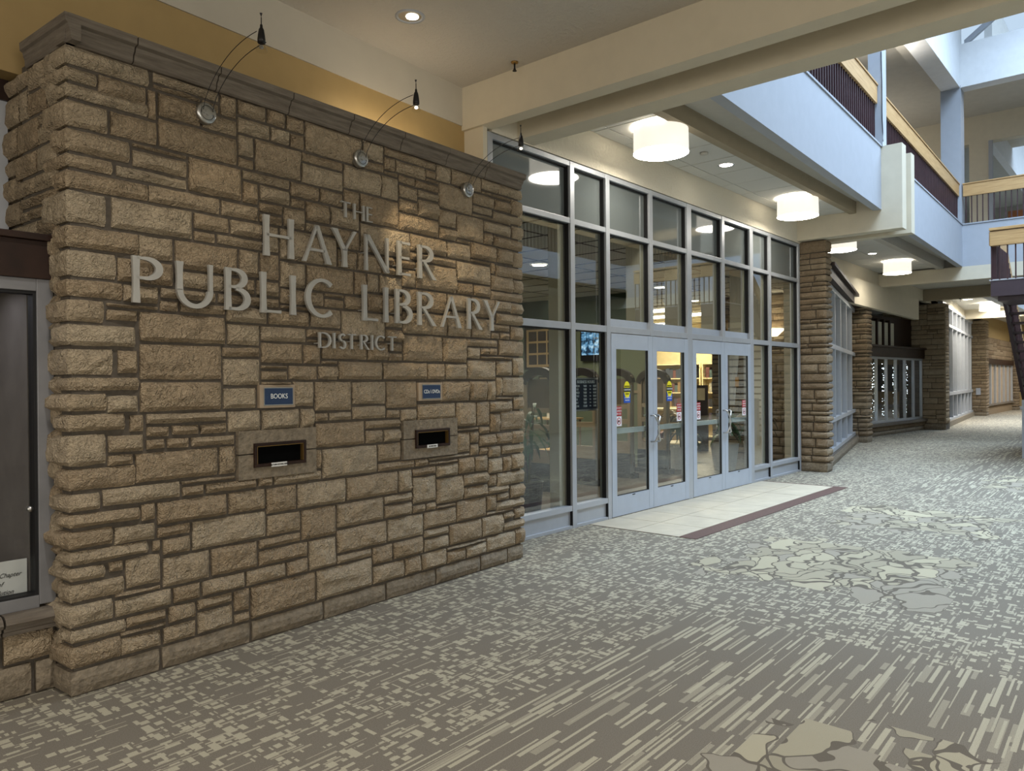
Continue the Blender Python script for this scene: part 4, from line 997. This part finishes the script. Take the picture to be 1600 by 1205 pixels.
# framed art
a = empty('framed_artwork', (12.94, 10.28, 1.98)); tag(a, 'large framed tan panel of nine squares on the green wall', 'picture')
MB().box(-.0, .03, -.52, .52, -.05, .90).build('outer_frame', 'black_plastic', a)
MB().box(-.02, .0, -.44, .44, .0, .82).build('wood_panel', 'wood_board', a)
for i in range(3):
    for j in range(3):
        MB().box(-.028, -.02, -.37+i*.26, -.15+i*.26, .055+j*.255, .265+j*.255).build('square_tile', 'picture_dark', a)
for y, z, w_, h_, lb in ((9.55, 2.18, .2, .36, 'small dark framed picture between the big panel and the screen'), (10.82, 1.36, .46, .42, 'pale matted picture behind the potted fern, left'), (10.13, 1.36, .56, .42, 'pale matted picture below the nine square panel')):
    p = empty('framed_picture', (12.95, y, z)); tag(p, lb, 'picture', 'framed pictures on the green library wall')
    MB().box(0, .03, -w_/2, w_/2, 0, h_).build('frame', 'black_plastic', p); MB().box(-.006, 0, -w_/2+.03, w_/2-.03, .03, h_-.03).build('mount', 'picture_mount', p)
    MB().box(-.01, -.006, -w_/4, w_/4, h_*.25, h_*.75).build('image', 'picture_dark', p)
t = empty('wall_screen', (12.9, 8.93, 2.08)); tag(t, 'portrait screen showing blue white slides on the green wall', 'screen')
MB().box(0, .05, -.30, .32, 0, .68).build('bezel', 'black_plastic', t); MB().box(-.006, 0, -.27, .29, .12, .66).build('display', 'screen', t)
for j in range(4): text(('For', 'Holiday', 'Hours', 'See Staff')[j], 'white_ink', t, (-.009, -.10, .55-j*.09), .055, rot=(PI/2, 0, -PI/2), ext=.0005)
# security gates
gate0 = None
def security_gate(x, y, label):
    global gate0
    if gate0: o = copytree(gate0); o.location = (x, y, 0); o['label'] = label; return
    g_ = gate0 = empty('security_gate', (x, y, 0)); tag(g_, label, 'security gate', 'row of arched security gates inside the doors')
    Wg = .62; Hg = 1.79
    m = MB(); m.box(-.04, .04, 0, .09, .1, Hg-.04); m.box(-.04, .04, Wg-.09, Wg, .1, Hg-.04); m.build('side_post', 'gate_tan', g_, bevel=.006)
    m = MB(); m.box(-.035, .035, .09, Wg-.09, .42, .62); m.box(-.035, .035, .09, Wg-.09, .92, 1.0); m.box(-.035, .035, .09, Wg-.09, 1.18, 1.25); m.build('cross_panel', 'gate_tan', g_)
    m = MB(); m.box(-.01, .01, .09, Wg-.09, 1.25, Hg-.1); m.build('inner_panel', 'gate_panel', g_)
    ar = [(Wg/2+(Wg/2+.02)*math.cos(t_), Hg-.16+.24*math.sin(t_)) for t_ in [PI*i/12 for i in range(13)]]
    ai = [(Wg/2+(Wg/2-.07)*math.cos(t_), Hg-.19+.15*math.sin(t_)) for t_ in [PI*i/12 for i in range(13)]]
    m = MB()
    for (p, q2, r2, s2) in zip(ar, ar[1:], ai[1:], ai): m.prism([p, q2, r2, s2], 'x', -.055, .055)
    m.build('arched_top', 'gate_dark', g_)
    MB().box(-.05, -.04, -.012, .03, .06, Hg-.2).build('metal_edge', 'brushed_steel', g_)
    MB().box(-.09, .09, -.05, Wg+.05, 0.007, .09).build('base_plate', 'mat_black', g_)
    MB().box(-.05, .05, .0, Wg, .09, .42).build('base_panel', 'mat_black', g_)
security_gate(9.0, 6.90, 'leftmost arched security gate, behind the first pane')
security_gate(9.98, 6.82, 'second arched security gate, behind the hours sign')
security_gate(11.1, 6.88, 'third arched security gate, behind the first door')
security_gate(12.0, 6.70, 'rightmost arched security gate, behind the second door')
# business hours
bh = empty('hours_sign', (7.34, 5.19, 1.31)); tag(bh, 'dark hanging sign reading BUSINESS HOURS behind the second pane', 'sign')
bs = MB().box(-.245, .245, 0, .006, .0, .36).build('sign_sheet', 'sign_dark', bh)
m = MB(); m.box(-.25, .25, -.004, .01, .355, .375); m.box(-.25, .25, -.004, .01, -.015, .005); m.build('hanging_rail', 'brushed_steel', bh)
m = MB()
for x in (-.17, .17): m.tube([(x, 0, .37), (x, 0, .93)], .0025, 6)
m.build('cord', 'brushed_steel', bh)
text('BUSINESS HOURS', 'white_ink', bs, (0, -.003, .325), .052, sx=.88)
for i, (d_, a_, b_) in enumerate((('MON', '9:00', '8:00'), ('TUE', '9:00', '8:00'), ('WED', '9:00', '8:00'), ('THU', '9:00', '8:00'), ('FRI', '9:00', '5:00'), ('SAT', '9:00', '5:00'), ('SUN', '12:00', '5:00'))):
    zz = .277-i*.039
    text(d_, 'white_ink', bs, (-.215, -.003, zz), .036, align='LEFT'); text(a_, 'white_ink', bs, (-.02, -.003, zz), .036); text('TO', 'white_ink', bs, (.085, -.003, zz), .022); text(b_, 'white_ink', bs, (.175, -.003, zz), .036)
# plants
def plant(x, y, potm, ptop, pbot, ph, H, nleaf, label, mat='leaf', spread=.45, base_z=.007, leafL=.3, lw=.03, square=False, rz=0):
    p = empty('potted_plant', (x, y, base_z), rz); tag(p, label, 'plant', 'potted plants behind the entrance glass')
    n = 4 if square else 24
    MB().lathe([(pbot, 0), (ptop, ph), (ptop-.012, ph), (ptop-.02, ph-.05), (0, ph-.05)], n=n).build('pot', potm, p, rotz=PI/4 if square else 0)
    st = MB(); lv = MB(); stems = 4
    for s_ in range(stems):
        a = R.uniform(0, 2*PI); q_ = R.uniform(.02, .14)*spread/.45; top = H*R.uniform(.7, 1)
        pts = [(q_*math.cos(a)*(.2+t*1.2), q_*math.sin(a)*(.2+t*1.2), ph-.05+(top-ph)*t) for t in (0, .3, .6, 1)]
        st.tube(pts, [.012, .011, .009, .006], 6)
        for i in range(nleaf//stems):
            t = R.uniform(.35, 1); b = R.uniform(0, 2*PI); L = leafL*R.uniform(.6, 1.2); up = R.uniform(.1, .9)
            o_ = Vector((q_*math.cos(a)*(.2+t*1.2), q_*math.sin(a)*(.2+t*1.2), ph-.05+(top-ph)*t)); d_ = Vector((math.cos(b), math.sin(b), 0)); sd = Vector((-d_.y, d_.x, 0))
            vs = []
            for j, (tt, ww) in enumerate(((0, .15), (.3, .9), (.6, 1), (.85, .5), (1, .02))):
                c = o_+d_*L*tt*(1-.2*tt)+Vector((0, 0, L*(up*tt-1.1*tt*tt*(1.1-up*.4))))
                vs += [c+sd*lw*ww, c-sd*lw*ww]
            lv.add(vs, [(2*j, 2*j+1, 2*j+3, 2*j+2) for j in range(4)])
    st.build('stem', 'stem', p); o = lv.build('foliage', mat, p, fix=False, smooth=True); o['kind'] = 'stuff'
plant(7.28, 6.04, 'black_plastic', .20, .16, .40, 1.45, 44, 'drooping plant in black pot just right of the stone wall', 'leaf', .35, leafL=.42, lw=.024)
plant(7.75, 7.7, 'gate_dark', .15, .12, .3, 1.45, 44, 'bright leafy fern behind the leftmost library pane', 'leaf', .3, leafL=.34, lw=.022)
plant(13.2, 6.22, 'white_pot', .26, .19, .48, 1.28, 36, 'plant with broad leaves in white pot behind the fourth door', 'leaf', .5, leafL=.34, lw=.05)
plant(12.9, 6.95, 'white_pot', .30, .24, .42, 1.15, 40, 'dense dark plant in white tub behind the third door', 'leaf_dark', .6, leafL=.45, lw=.035)
plant(14.5, 6.15, 'white_pot', .27, .2, .44, 1.5, 60, 'tall bushy plant in white pot before the inner stone wall', 'leaf_dark', .8, leafL=.28, lw=.04)
# flag on its pole
f = empty('flag', (14.9, 6.95, 0)); tag(f, 'white flag with gold detail on a pole behind the right pane', 'flag')
MB().tube([(0, 0, 0.0), (0, 0, 2.9)], .014, 8).build('pole', 'brass', f)
m = MB(); vs = []; n = 14
for j in range(9):
    for i in range(n):
        t = i/(n-1); vs.append((.04+.02*math.sin(t*14+j*.3), .02-t*.30*(.55+.45*(1-j/8)), 2.75-j*.20))
m.add(vs, [(j*n+i, j*n+i+1, (j+1)*n+i+1, (j+1)*n+i) for j in range(8) for i in range(n-1)]); m.build('cloth', 'flag_white', f, smooth=True, fix=False)
MB().box(.0, .03, -.24, -.17, 1.52, 1.72).build('gold_detail', 'flag_gold', f)
# tables and paper holders
t = empty('side_table', (11.7, 9.0, 0)); tag(t, 'small table with slim legs in front of the green wall', 'table')
MB().box(-.3, .3, -.45, .45, .93, .96).build('table_top', 'wood_board', t)
for dx in (-.26, .26):
    for dy in (-.40, .40): MB().box(dx-.015, dx+.015, dy-.015, dy+.015, 0.006, .93).build('leg', 'gate_tan', t)
o = MB().box(11.5, 11.52, 8.75, 9.05, .96, 1.18).build('notice_card', 'paper'); tag(o, 'cream notice card standing on the small table', 'card')
o = MB().box(9.6, 10.5, 7.72, 8.2, .007, .5).build('low_cabinet', 'wood_board', bevel=.01); tag(o, 'low pale wood cabinet behind the leftmost security gate', 'cabinet')
o = empty('armchair', (15.2, 9.0, 0)); tag(o, 'maroon upholstered armchair seen through the second door', 'chair')
MB().box(-.35, .35, -.4, .4, .22, .5).build('seat', 'maroon_fabric', o, bevel=.03); MB().box(-.35, -.22, -.4, .4, .4, .85).build('backrest', 'maroon_fabric', o, bevel=.03)
for dx in (-.3, .3):
    for dy in (-.34, .34): MB().box(dx-.025, dx+.025, dy-.025, dy+.025, .006, .24).build('leg', 'dark_wood', o)
o = empty('round_table', (14.3, 7.75, 0)); tag(o, 'round pale table top seen low through the third door', 'table')
MB().lathe([(0, .35), (.45, .35), (.45, .38), (0, .38)], n=32).build('table_top', 'shelf_cream', o); MB().lathe([(.2, .006), (.04, .03), (.04, .35)], n=16).build('pedestal', 'gate_dark', o)
# bookcases in the lit room
rb = random.Random(3)
ORD = 'first second third fourth fifth sixth seventh eighth ninth tenth eleventh twelfth thirteenth fourteenth fifteenth sixteenth seventeenth eighteenth nineteenth twentieth'.split()+['twenty-'+q for q in 'first second third fourth fifth sixth seventh eighth ninth'.split()]
def bookcase(x, y0, y1, label, H=2.15, n=5):
    b = empty('bookcase', (x, y0, 0)); tag(b, label, 'bookcase', 'cream bookcases in the lit back room'); W_ = y1-y0
    MB().box(.28, .31, 0, W_, 0.006, H).build('back_panel', 'shelf_cream', b)
    m = MB(); m.box(0, .31, 0, .03, 0.006, H); m.box(0, .31, W_-.03, W_, 0.006, H); m.build('side_panel', 'shelf_cream', b)
    for i in range(n+1):
        z = .1+i*(H-.13)/n; MB().box(0, .3, .03, W_-.03, z, z+.025).build('shelf', 'shelf_cream', b)
        if 1 <= i < n:
            y = W_-.1; kb = 0
            while y > .16:
                t_ = rb.uniform(.06, .12)
                y -= t_
                if rb.random() < .86:
                    ci = rb.choice((0, 3, 3, 0, 1, 2, 4, 5, 6)); o = MB().box(0, .2, 0, t_-.004, 0, rb.uniform(.2, .3)).build('book', 'book_%d' % ci, None, fix=False, loc=(x+.03, y0+y, z+.026))
                    kb += 1; tag(o, '%s book, %s from the left, on the %s shelf of the %s bookcase' % (('blue', 'red', 'cream', 'black', 'teal', 'ochre', 'purple')[ci], ORD[kb-1], ('lowest', 'second', 'middle', 'upper')[i-1], label.split(' ')[0]), 'book', 'books in the '+label.split(' ')[0]+' lit bookcase')
bookcase(19.5, 9.9, 11.9, 'left lit bookcase full of books behind the second door')
bookcase(19.5, 8.75, 9.85, 'right lit bookcase behind the third door')
o = empty('reception_desk', (17.5, 9.3, 0)); tag(o, 'pale counter with dark shelves before the bookcases', 'desk')
MB().box(0, .5, 0, 2.6, .9, .95).build('counter_top', 'shelf_cream', o); MB().box(.05, .5, .05, 2.55, .006, .9).build('counter_front', 'wood_board', o)
for i in range(5): MB().box(.02, .05, .1+i*.5, .5+i*.5, .6, .75).build('drawer_front', 'gate_dark', o)
o = empty('notice_stand', (16.4, 8.15, 0)); tag(o, 'dark notice stand with two pale sheets behind the third door', 'stand')
MB().box(0, .05, 0, .55, .006, 1.55).build('stand_panel', 'picture_dark', o)
for y in (.06, .32): MB().box(-.01, 0, y, y+.19, 1.2, 1.48).build('paper_sheet', 'paper', o)
for i, (x, y) in enumerate(((9.0, 7.2), (13.0, 10.0), (12.7, 7.25), (15.3, 7.9), (8.85, 9.6))):
    can(x, y, 3.413, ('library downlight seen high in the leftmost middle pane', 'library downlight low in the leftmost middle pane', 'library downlight above the second door', 'library downlight above the third door', 'library downlight hidden behind the stone wall end')[i], .11, 16, 'lamp_glow', (1, .88, .66))
for i, (x, y) in enumerate(((16.6, 9.5), (18.2, 10.4), (18.2, 9.2), (20.5, 11.5), (21.0, 9.5))):
    o = MB().box(x-.1, x+.1, y-.6, y+.6, 3.36, 3.40).build('tube_light', 'tube_glow'); tag(o, ('fluorescent strip nearest the green wall', 'fluorescent strip above the left bookcase', 'fluorescent strip above the right bookcase', 'fluorescent strip far left in the book room', 'fluorescent strip at the back of the book room')[i], 'ceiling light', 'fluorescent strips in the book room')
light('book_room_light', 'AREA', (18.5, 10.2, 3.3), 330, (1, .88, .62), 4, 3)
light('library_light', 'AREA', (9.5, 8.5, 3.35), 105, (1, .9, .72), 4, 2.5)
pl = empty('pendant_lamp', (15.0, 6.05, 2.66)); tag(pl, 'glowing bowl pendant seen through the rightmost panes', 'ceiling light')
MB().lathe([(.0, -.13), (.12, -.13), (.25, .0), (.26, .02), (.24, .02)], n=32, cap=False).build('bowl_shade', 'bowl_glow', pl, smooth=True)
MB().tube([(0, 0, 0), (0, 0, .76)], .01, 8).build('stem', 'brass', pl)
light('pendant_glow', 'POINT', (15.0, 6.05, 2.9), 2, WARM, .1)
bx = MB().box(14.1, 14.22, 5.2, 5.34, 0, 3.42).build('trim_8', 'cream_paint'); struct(bx, 'cream post inside the rightmost entrance panes', 'trim')

# ================================================================== FAR SIDE
# slanted shop window (bay)
A, B = Vector((14.3, 4.80)), Vector((21.75, 6.44))
L = (B-A).length; an = math.atan2(B.y-A.y, B.x-A.x)
bw = empty('window_3', (A.x, A.y, 0), an); struct(bw, 'slanted slatted shop window beyond the near stone pier', 'window')
cols = [0, .85, 1.9, 3.1, 4.5, 6.0, L]
MB().box(0, L, .10, .13, .2, 3.5).build('dark_backing', 'dark_inside', bw)
for i in range(len(cols)-1):
    a_, b_ = cols[i], cols[i+1]
    MB().box(a_-.035, a_+.035, -.03, .09, .22, 3.46).build('mullion', 'aluminum', bw)
    for z0, z1, mt in ((.28, .80, 'blind_lower'), (.88, 2.27, 'blind'), (2.36, 3.42, 'blind')):
        MB().box(a_+.04, a_+(b_-a_)*.70, .05, .09, z0, z1).build('panel', mt, bw)
for z0, z1 in ((.20, .28), (.80, .88), (2.27, 2.36), (3.42, 3.52)): MB().box(-.03, L, -.035, .09, z0, z1).build('transom', 'aluminum', bw)
m = MB(); m.box(-.1, L-.3, -.14, .1, 3.53, 3.72); m.box(-.1, L-.25, -.22, .1, 3.72, 3.78); m.build('header_moulding', 'dark_wood', bw)
for i in range(8): stone(bw, face_x(0, -.10), i*L/8, (i+1)*L/8, 0, .19, .08, 'smooth_stone', bulge=.01, rough=.004, name='plinth_block')
MB().box(0, L, -.08, .1, 0, .19).build('mortar_core', 'mortar', bw)
stone_pier('stone_pier', 21.1, 5.98, .4, .50, 3.58, 'narrow sandstone pier between slanted window and display', cell=.07)
# display window with wood header
A, B = Vector((21.6, 6.72)), Vector((27.95, 6.21)); L = (B-A).length; an = math.atan2(B.y-A.y, B.x-A.x)
dw = empty('window_4', (A.x, A.y, 0), an); struct(dw, 'recessed glass display window holding a lit tree', 'window')
m = MB(); m.box(0, L, -.1, .12, 2.33, 2.62); m.box(0, L, -.16, .12, 2.62, 2.67); m.build('wood_header', 'dark_wood', dw)
for i in range(9):
    x_ = L*i/8.0 if i < 8 else L-.04; MB().box(x_-.03, x_+.03, -.03, .05, .42, 2.33).build('mullion', 'aluminum', dw)
for z0, z1 in ((.36, .43), (2.27, 2.33)): MB().box(0, L, -.03, .06, z0, z1).build('transom', 'aluminum', dw)
for i in range(8): MB().box(L*i/8+.03, L*(i+1)/8-.03, .01, .016, .43, 2.27).build('glass_pane', 'case_glass', dw)
MB().box(0, L, -.18, .1, .28, .36).build('sill_block', 'cap_stone', dw)
MB().box(0, L, -.08, .1, 0, .28).build('mortar_core', 'mortar', dw)
for i in range(12): stone(dw, face_x(0, -.1), i*L/12, (i+1)*L/12, .13, .28, .08, 'stone_far')
for i in range(7): stone(dw, face_x(0, -.1), i*L/7, (i+1)*L/7, 0, .13, .08, 'smooth_stone', bulge=.01, rough=.004, name='plinth_block')
MB().box(0, L, 1.3, 1.35, .36, 2.4).build('back_panel', 'dark_inside', dw); MB().box(0, L, .05, 1.3, .3, .36).build('case_floor', 'blind_lower', dw); MB().box(L-.12, L-.06, .06, 1.3, .36, 2.4).build('side_panel', 'case_lining', dw)
MB().box(0, L, .3, .34, 2.67, 3.62).build('clerestory_backing', 'dark_wood', dw)
for i in range(8):
    MB().box(.55+i*.52, .55+i*.52+.34, .23, .30, 2.72, 3.42).build('clerestory_pane', 'blind', dw)
    MB().box(.55+i*.52-.13, .55+i*.52-.05, .19, .3, 2.67, 3.5).build('clerestory_post', 'dark_wood', dw)
tr = empty('decorated_tree', (23.35, 7.15, .36)); tag(tr, 'lit holiday tree with gold and white lights in the far display', 'tree')
MB().lathe([(.5, .1), (.05, 1.75)], n=14).build('tree_cone', 'leaf_dark', tr)
for mt, nn in (('fairy_gold', 60), ('fairy_white', 50)):
    m = MB()
    for i in range(nn):
        t_ = R.random(); a_ = R.uniform(0, 2*PI); q_ = .52*(1-t_)+.06; c = (q_*math.cos(a_), q_*math.sin(a_), .1+t_*1.65); e_ = .016
        m.box(c[0]-e_, c[0]+e_, c[1]-e_, c[1]+e_, c[2]-e_, c[2]+e_)
    o = m.build('tree_bulbs', mt, tr, fix=False); o['kind'] = 'stuff'
for i, x in enumerate((24.4, 25.3, 26.2, 27.2)):
    y = 6.72-.08*(x-21.6)+.24
    o = empty('light_garland', (x, y, .36)); tag(o, 'hanging strands of small white lights, %s from the lit tree' % ('first', 'second', 'third', 'fourth')[i], 'garland', 'light strands in the far display')
    m = MB(); w_ = MB()
    for k_ in range(4):
        xx = -.2+k_*.13; w_.box(xx-.004, xx+.004, -.004, .004, .1, 1.85)
        for j in range(16):
            z_ = .15+R.random()*1.65; e_ = .008 if z_ > 1.0 else .005
            m.box(xx-e_+R.uniform(-.02, .02), xx+e_, -e_, e_, z_-e_, z_+e_)
    w_.build('strand_wire', 'stem', o, fix=False); b_ = m.build('strand_bulbs', 'fairy_white', o, fix=False); b_['kind'] = 'stuff'
# big far stone wall
wf = empty('wall_far_stone', (27.95, 5.50, 0)); struct(wf, 'broad shaded sandstone wall beyond the lit display')
MB().box(.04, .7, .03, 1.9, 0, 4.13).build('mortar_core', 'mortar', wf)
Tf = lambda u, d, z: (-d, 1.9-u, z)
stone_face(wf, Tf, ashlar(0, 1.9, .2, 4.13, (), unit=.05, uw=.06, hs=(2, 2, 3, 3, 4), maxw=11), .07, 'stone', limit=220)
for a_, b_ in ((0, .6), (.6, 1.2), (1.2, 1.9)): stone(wf, Tf, a_, b_, 0, .2, .08, 'smooth_stone', bulge=.01, rough=.004, name='plinth_block')
z = .2; T2 = face_x()
while z < 4.1:
    h = R.choice((.1, .15, .2)); stone(wf, T2, 0, .5, z, min(4.13, z+h), .08, 'stone'); z += h
# window wall two
A, B = Vector((28.6, 5.74)), Vector((40.5, 6.84)); L = (B-A).length; an = math.atan2(B.y-A.y, B.x-A.x)
w2 = empty('window_5', (A.x, A.y, 0), an); struct(w2, 'brightly lit slatted shop window beside the far stone wall', 'window')
MB().box(0, L, .12, .15, .2, 4.2).build('dark_backing', 'dark_inside', w2)
n = 8
for i in range(n+1): MB().box(i*L/n-.05, i*L/n+.05, -.04, .1, .2, 4.2).build('mullion', 'aluminum', w2)
for i in range(n):
    for z0, z1, mt in ((.26, 1.08, 'blind_lower'), (1.2, 3.5, 'blind'), (3.6, 4.15, 'blind')):
        MB().box(i*L/n+.06, i*L/n+L/n*.66, .06, .11, z0, z1).build('panel', mt, w2)
for z0, z1 in ((.18, .26), (1.08, 1.2), (3.5, 3.6), (4.15, 4.25)): MB().box(0, L, -.05, .1, z0, z1).build('transom', 'aluminum', w2)
MB().box(0, L, -.1, .1, 0, .18).build('plinth', 'smooth_stone', w2)
MB().box(0, L, -.02, .15, 4.25, 4.6).build('plaster_strip', 'cream_paint', w2)
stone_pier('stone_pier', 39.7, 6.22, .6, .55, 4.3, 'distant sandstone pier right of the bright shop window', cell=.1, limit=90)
o = MB().box(39.64, 39.66, 6.42, 6.6, .95, 1.25).build('wall_notice', 'blind_lower'); tag(o, 'small grey plate on the distant sandstone pier', 'plate')
# display two and end
w3 = empty('window_6', (40.3, 6.32, 0)); struct(w3, 'distant display window under a dark header', 'window')
L = 7.6
MB().box(0, L, .0, .2, 0, .47).build('stone_base', 'stone_far', w3); MB().box(0, L, -.1, .1, .42, .5).build('sill_block', 'cap_stone', w3)
MB().box(0, L, -.1, .2, 2.35, 2.6).build('wood_header', 'dark_wood', w3)
for i in range(7): MB().box(i*L/6-.06, i*L/6+.06, -.03, .06, .5, 2.35).build('mullion', 'aluminum', w3)
MB().box(0, L, .06, .1, .5, 2.35).build('panel', 'plaque_frame', w3)
stone_face(w3, face_x(), ashlar(0, L, 2.6, 3.6, (), unit=.1, uw=.2, hs=(2, 2, 3), wmin=2, maxw=5), .15, 'stone_far', limit=60)
MB().box(0, L, .03, .2, 2.6, 3.6).build('mortar_core', 'mortar', w3)
MB().box(0, L, .1, .2, 3.6, 4.6).build('upper_panel', 'tan_paint', w3)
stone_pier('stone_pier', 48.0, 6.1, .8, .5, 3.7, 'farthest sandstone pier beside the stair stringer', cell=.14, limit=60)
struct(MB().box(49.5, 50, -9, 6.6, 0, .95).build('wall_end_low', 'tan_paint'), 'low tan wall at the distant corridor end')
struct(MB().box(49.4, 49.5, -9, 6.6, 0, .16).build('baseboard_end', 'white_paint'), 'white baseboard at the distant corridor end', 'baseboard')
struct(MB().box(49.6, 49.9, -9, 6.6, .95, 2.6).build('window_7', 'dark_inside'), 'dark distant end window', 'window')
struct(MB().box(49.5, 50, -9, 10, 2.6, 4.6).build('wall_end_upper', 'tan_paint'), 'tan wall above the distant end window')

# ================================================================== STAIR
st = empty('staircase', (16.5, 2.5, 0)); tag(st, 'dark open riser staircase with landing and oak rail at right edge', 'staircase')
W_ = 2.4
MB().box(0, 1.35, -W_, 0, 3.16, 3.45).build('landing_deck', 'stair_paint', st, bevel=.006)
MB().box(-.01, 1.35, -W_, .02, 3.45, 3.475).build('deck_lip', 'aluminum', st)
MB().box(-.06, .06, -W_, .0, 4.09, 4.35).build('rail_board', 'oak', st, bevel=.004); MB().box(-.08, .08, -W_, .01, 4.37, 4.42).build('rail_cap', 'oak', st, bevel=.004)
b0 = None
for i in range(20):
    if b0 is None: b0 = MB().box(-.011, .011, -.011, .011, 3.46, 4.10).build('baluster', 'baluster_wood', st); o = b0
    else: o = b0.copy(); COL.objects.link(o)
    o.location = (0, -.02-i*.125, 0)
x0, x1, zt, zb = 1.35, 5.35, 3.16, -.0
sl_ = (zt-zb)/(x1-x0)
for y in (-.06, -W_):
    MB().prism([(x0, zt+.28), (x0+.3, zt+.28), (x1+.35, 0), (x1-.0, 0), (x0, zt)], 'y', y, y+.06).build('stringer', 'stair_paint', st)
n = 17
for i in range(n):
    zz = zt+.18-(i+1)*(zt+.18)/(n+1); xx = x0+.12+(i+1)*(x1-x0)/(n+1)
    MB().box(xx-.14, xx+.14, -W_+.06, -.06, zz-.03, zz+.012).build('tread', 'stair_paint', st)
# side guard along landing and flight
b1 = None
for i in range(11):
    if b1 is None: b1 = MB().box(-.014, .014, -.08, .0, 3.46, 4.12).build('baluster', 'baluster_wood', st); o = b1
    else: o = b1.copy(); COL.objects.link(o)
    o.location = (.08+i*.12, -.01, 0)
for i in range(30):
    o = b1.copy(); COL.objects.link(o); o.location = (1.40+i*.12, -.01, -.03-(i+.5)*.12*sl_)
MB().box(0, 1.4, -.06, .02, 4.11, 4.36).build('rail_board', 'oak', st)
m = MB(); m.hexa([(1.4, -.06, 4.11), (5.3, -.06, 4.11-3.9*sl_), (5.3, .02, 4.11-3.9*sl_), (1.4, .02, 4.11), (1.4, -.06, 4.36), (5.3, -.06, 4.36-3.9*sl_), (5.3, .02, 4.36-3.9*sl_), (1.4, .02, 4.36)]); m.build('rail_board', 'oak', st)
MB().box(2.2, 2.36, -.36, -.2, 0, 1.2).build('support_post', 'white_paint', st)
MB().box(.1, 1.2, -W_, -.1, 3.08, 3.16).build('deck_frame', 'stair_paint', st)
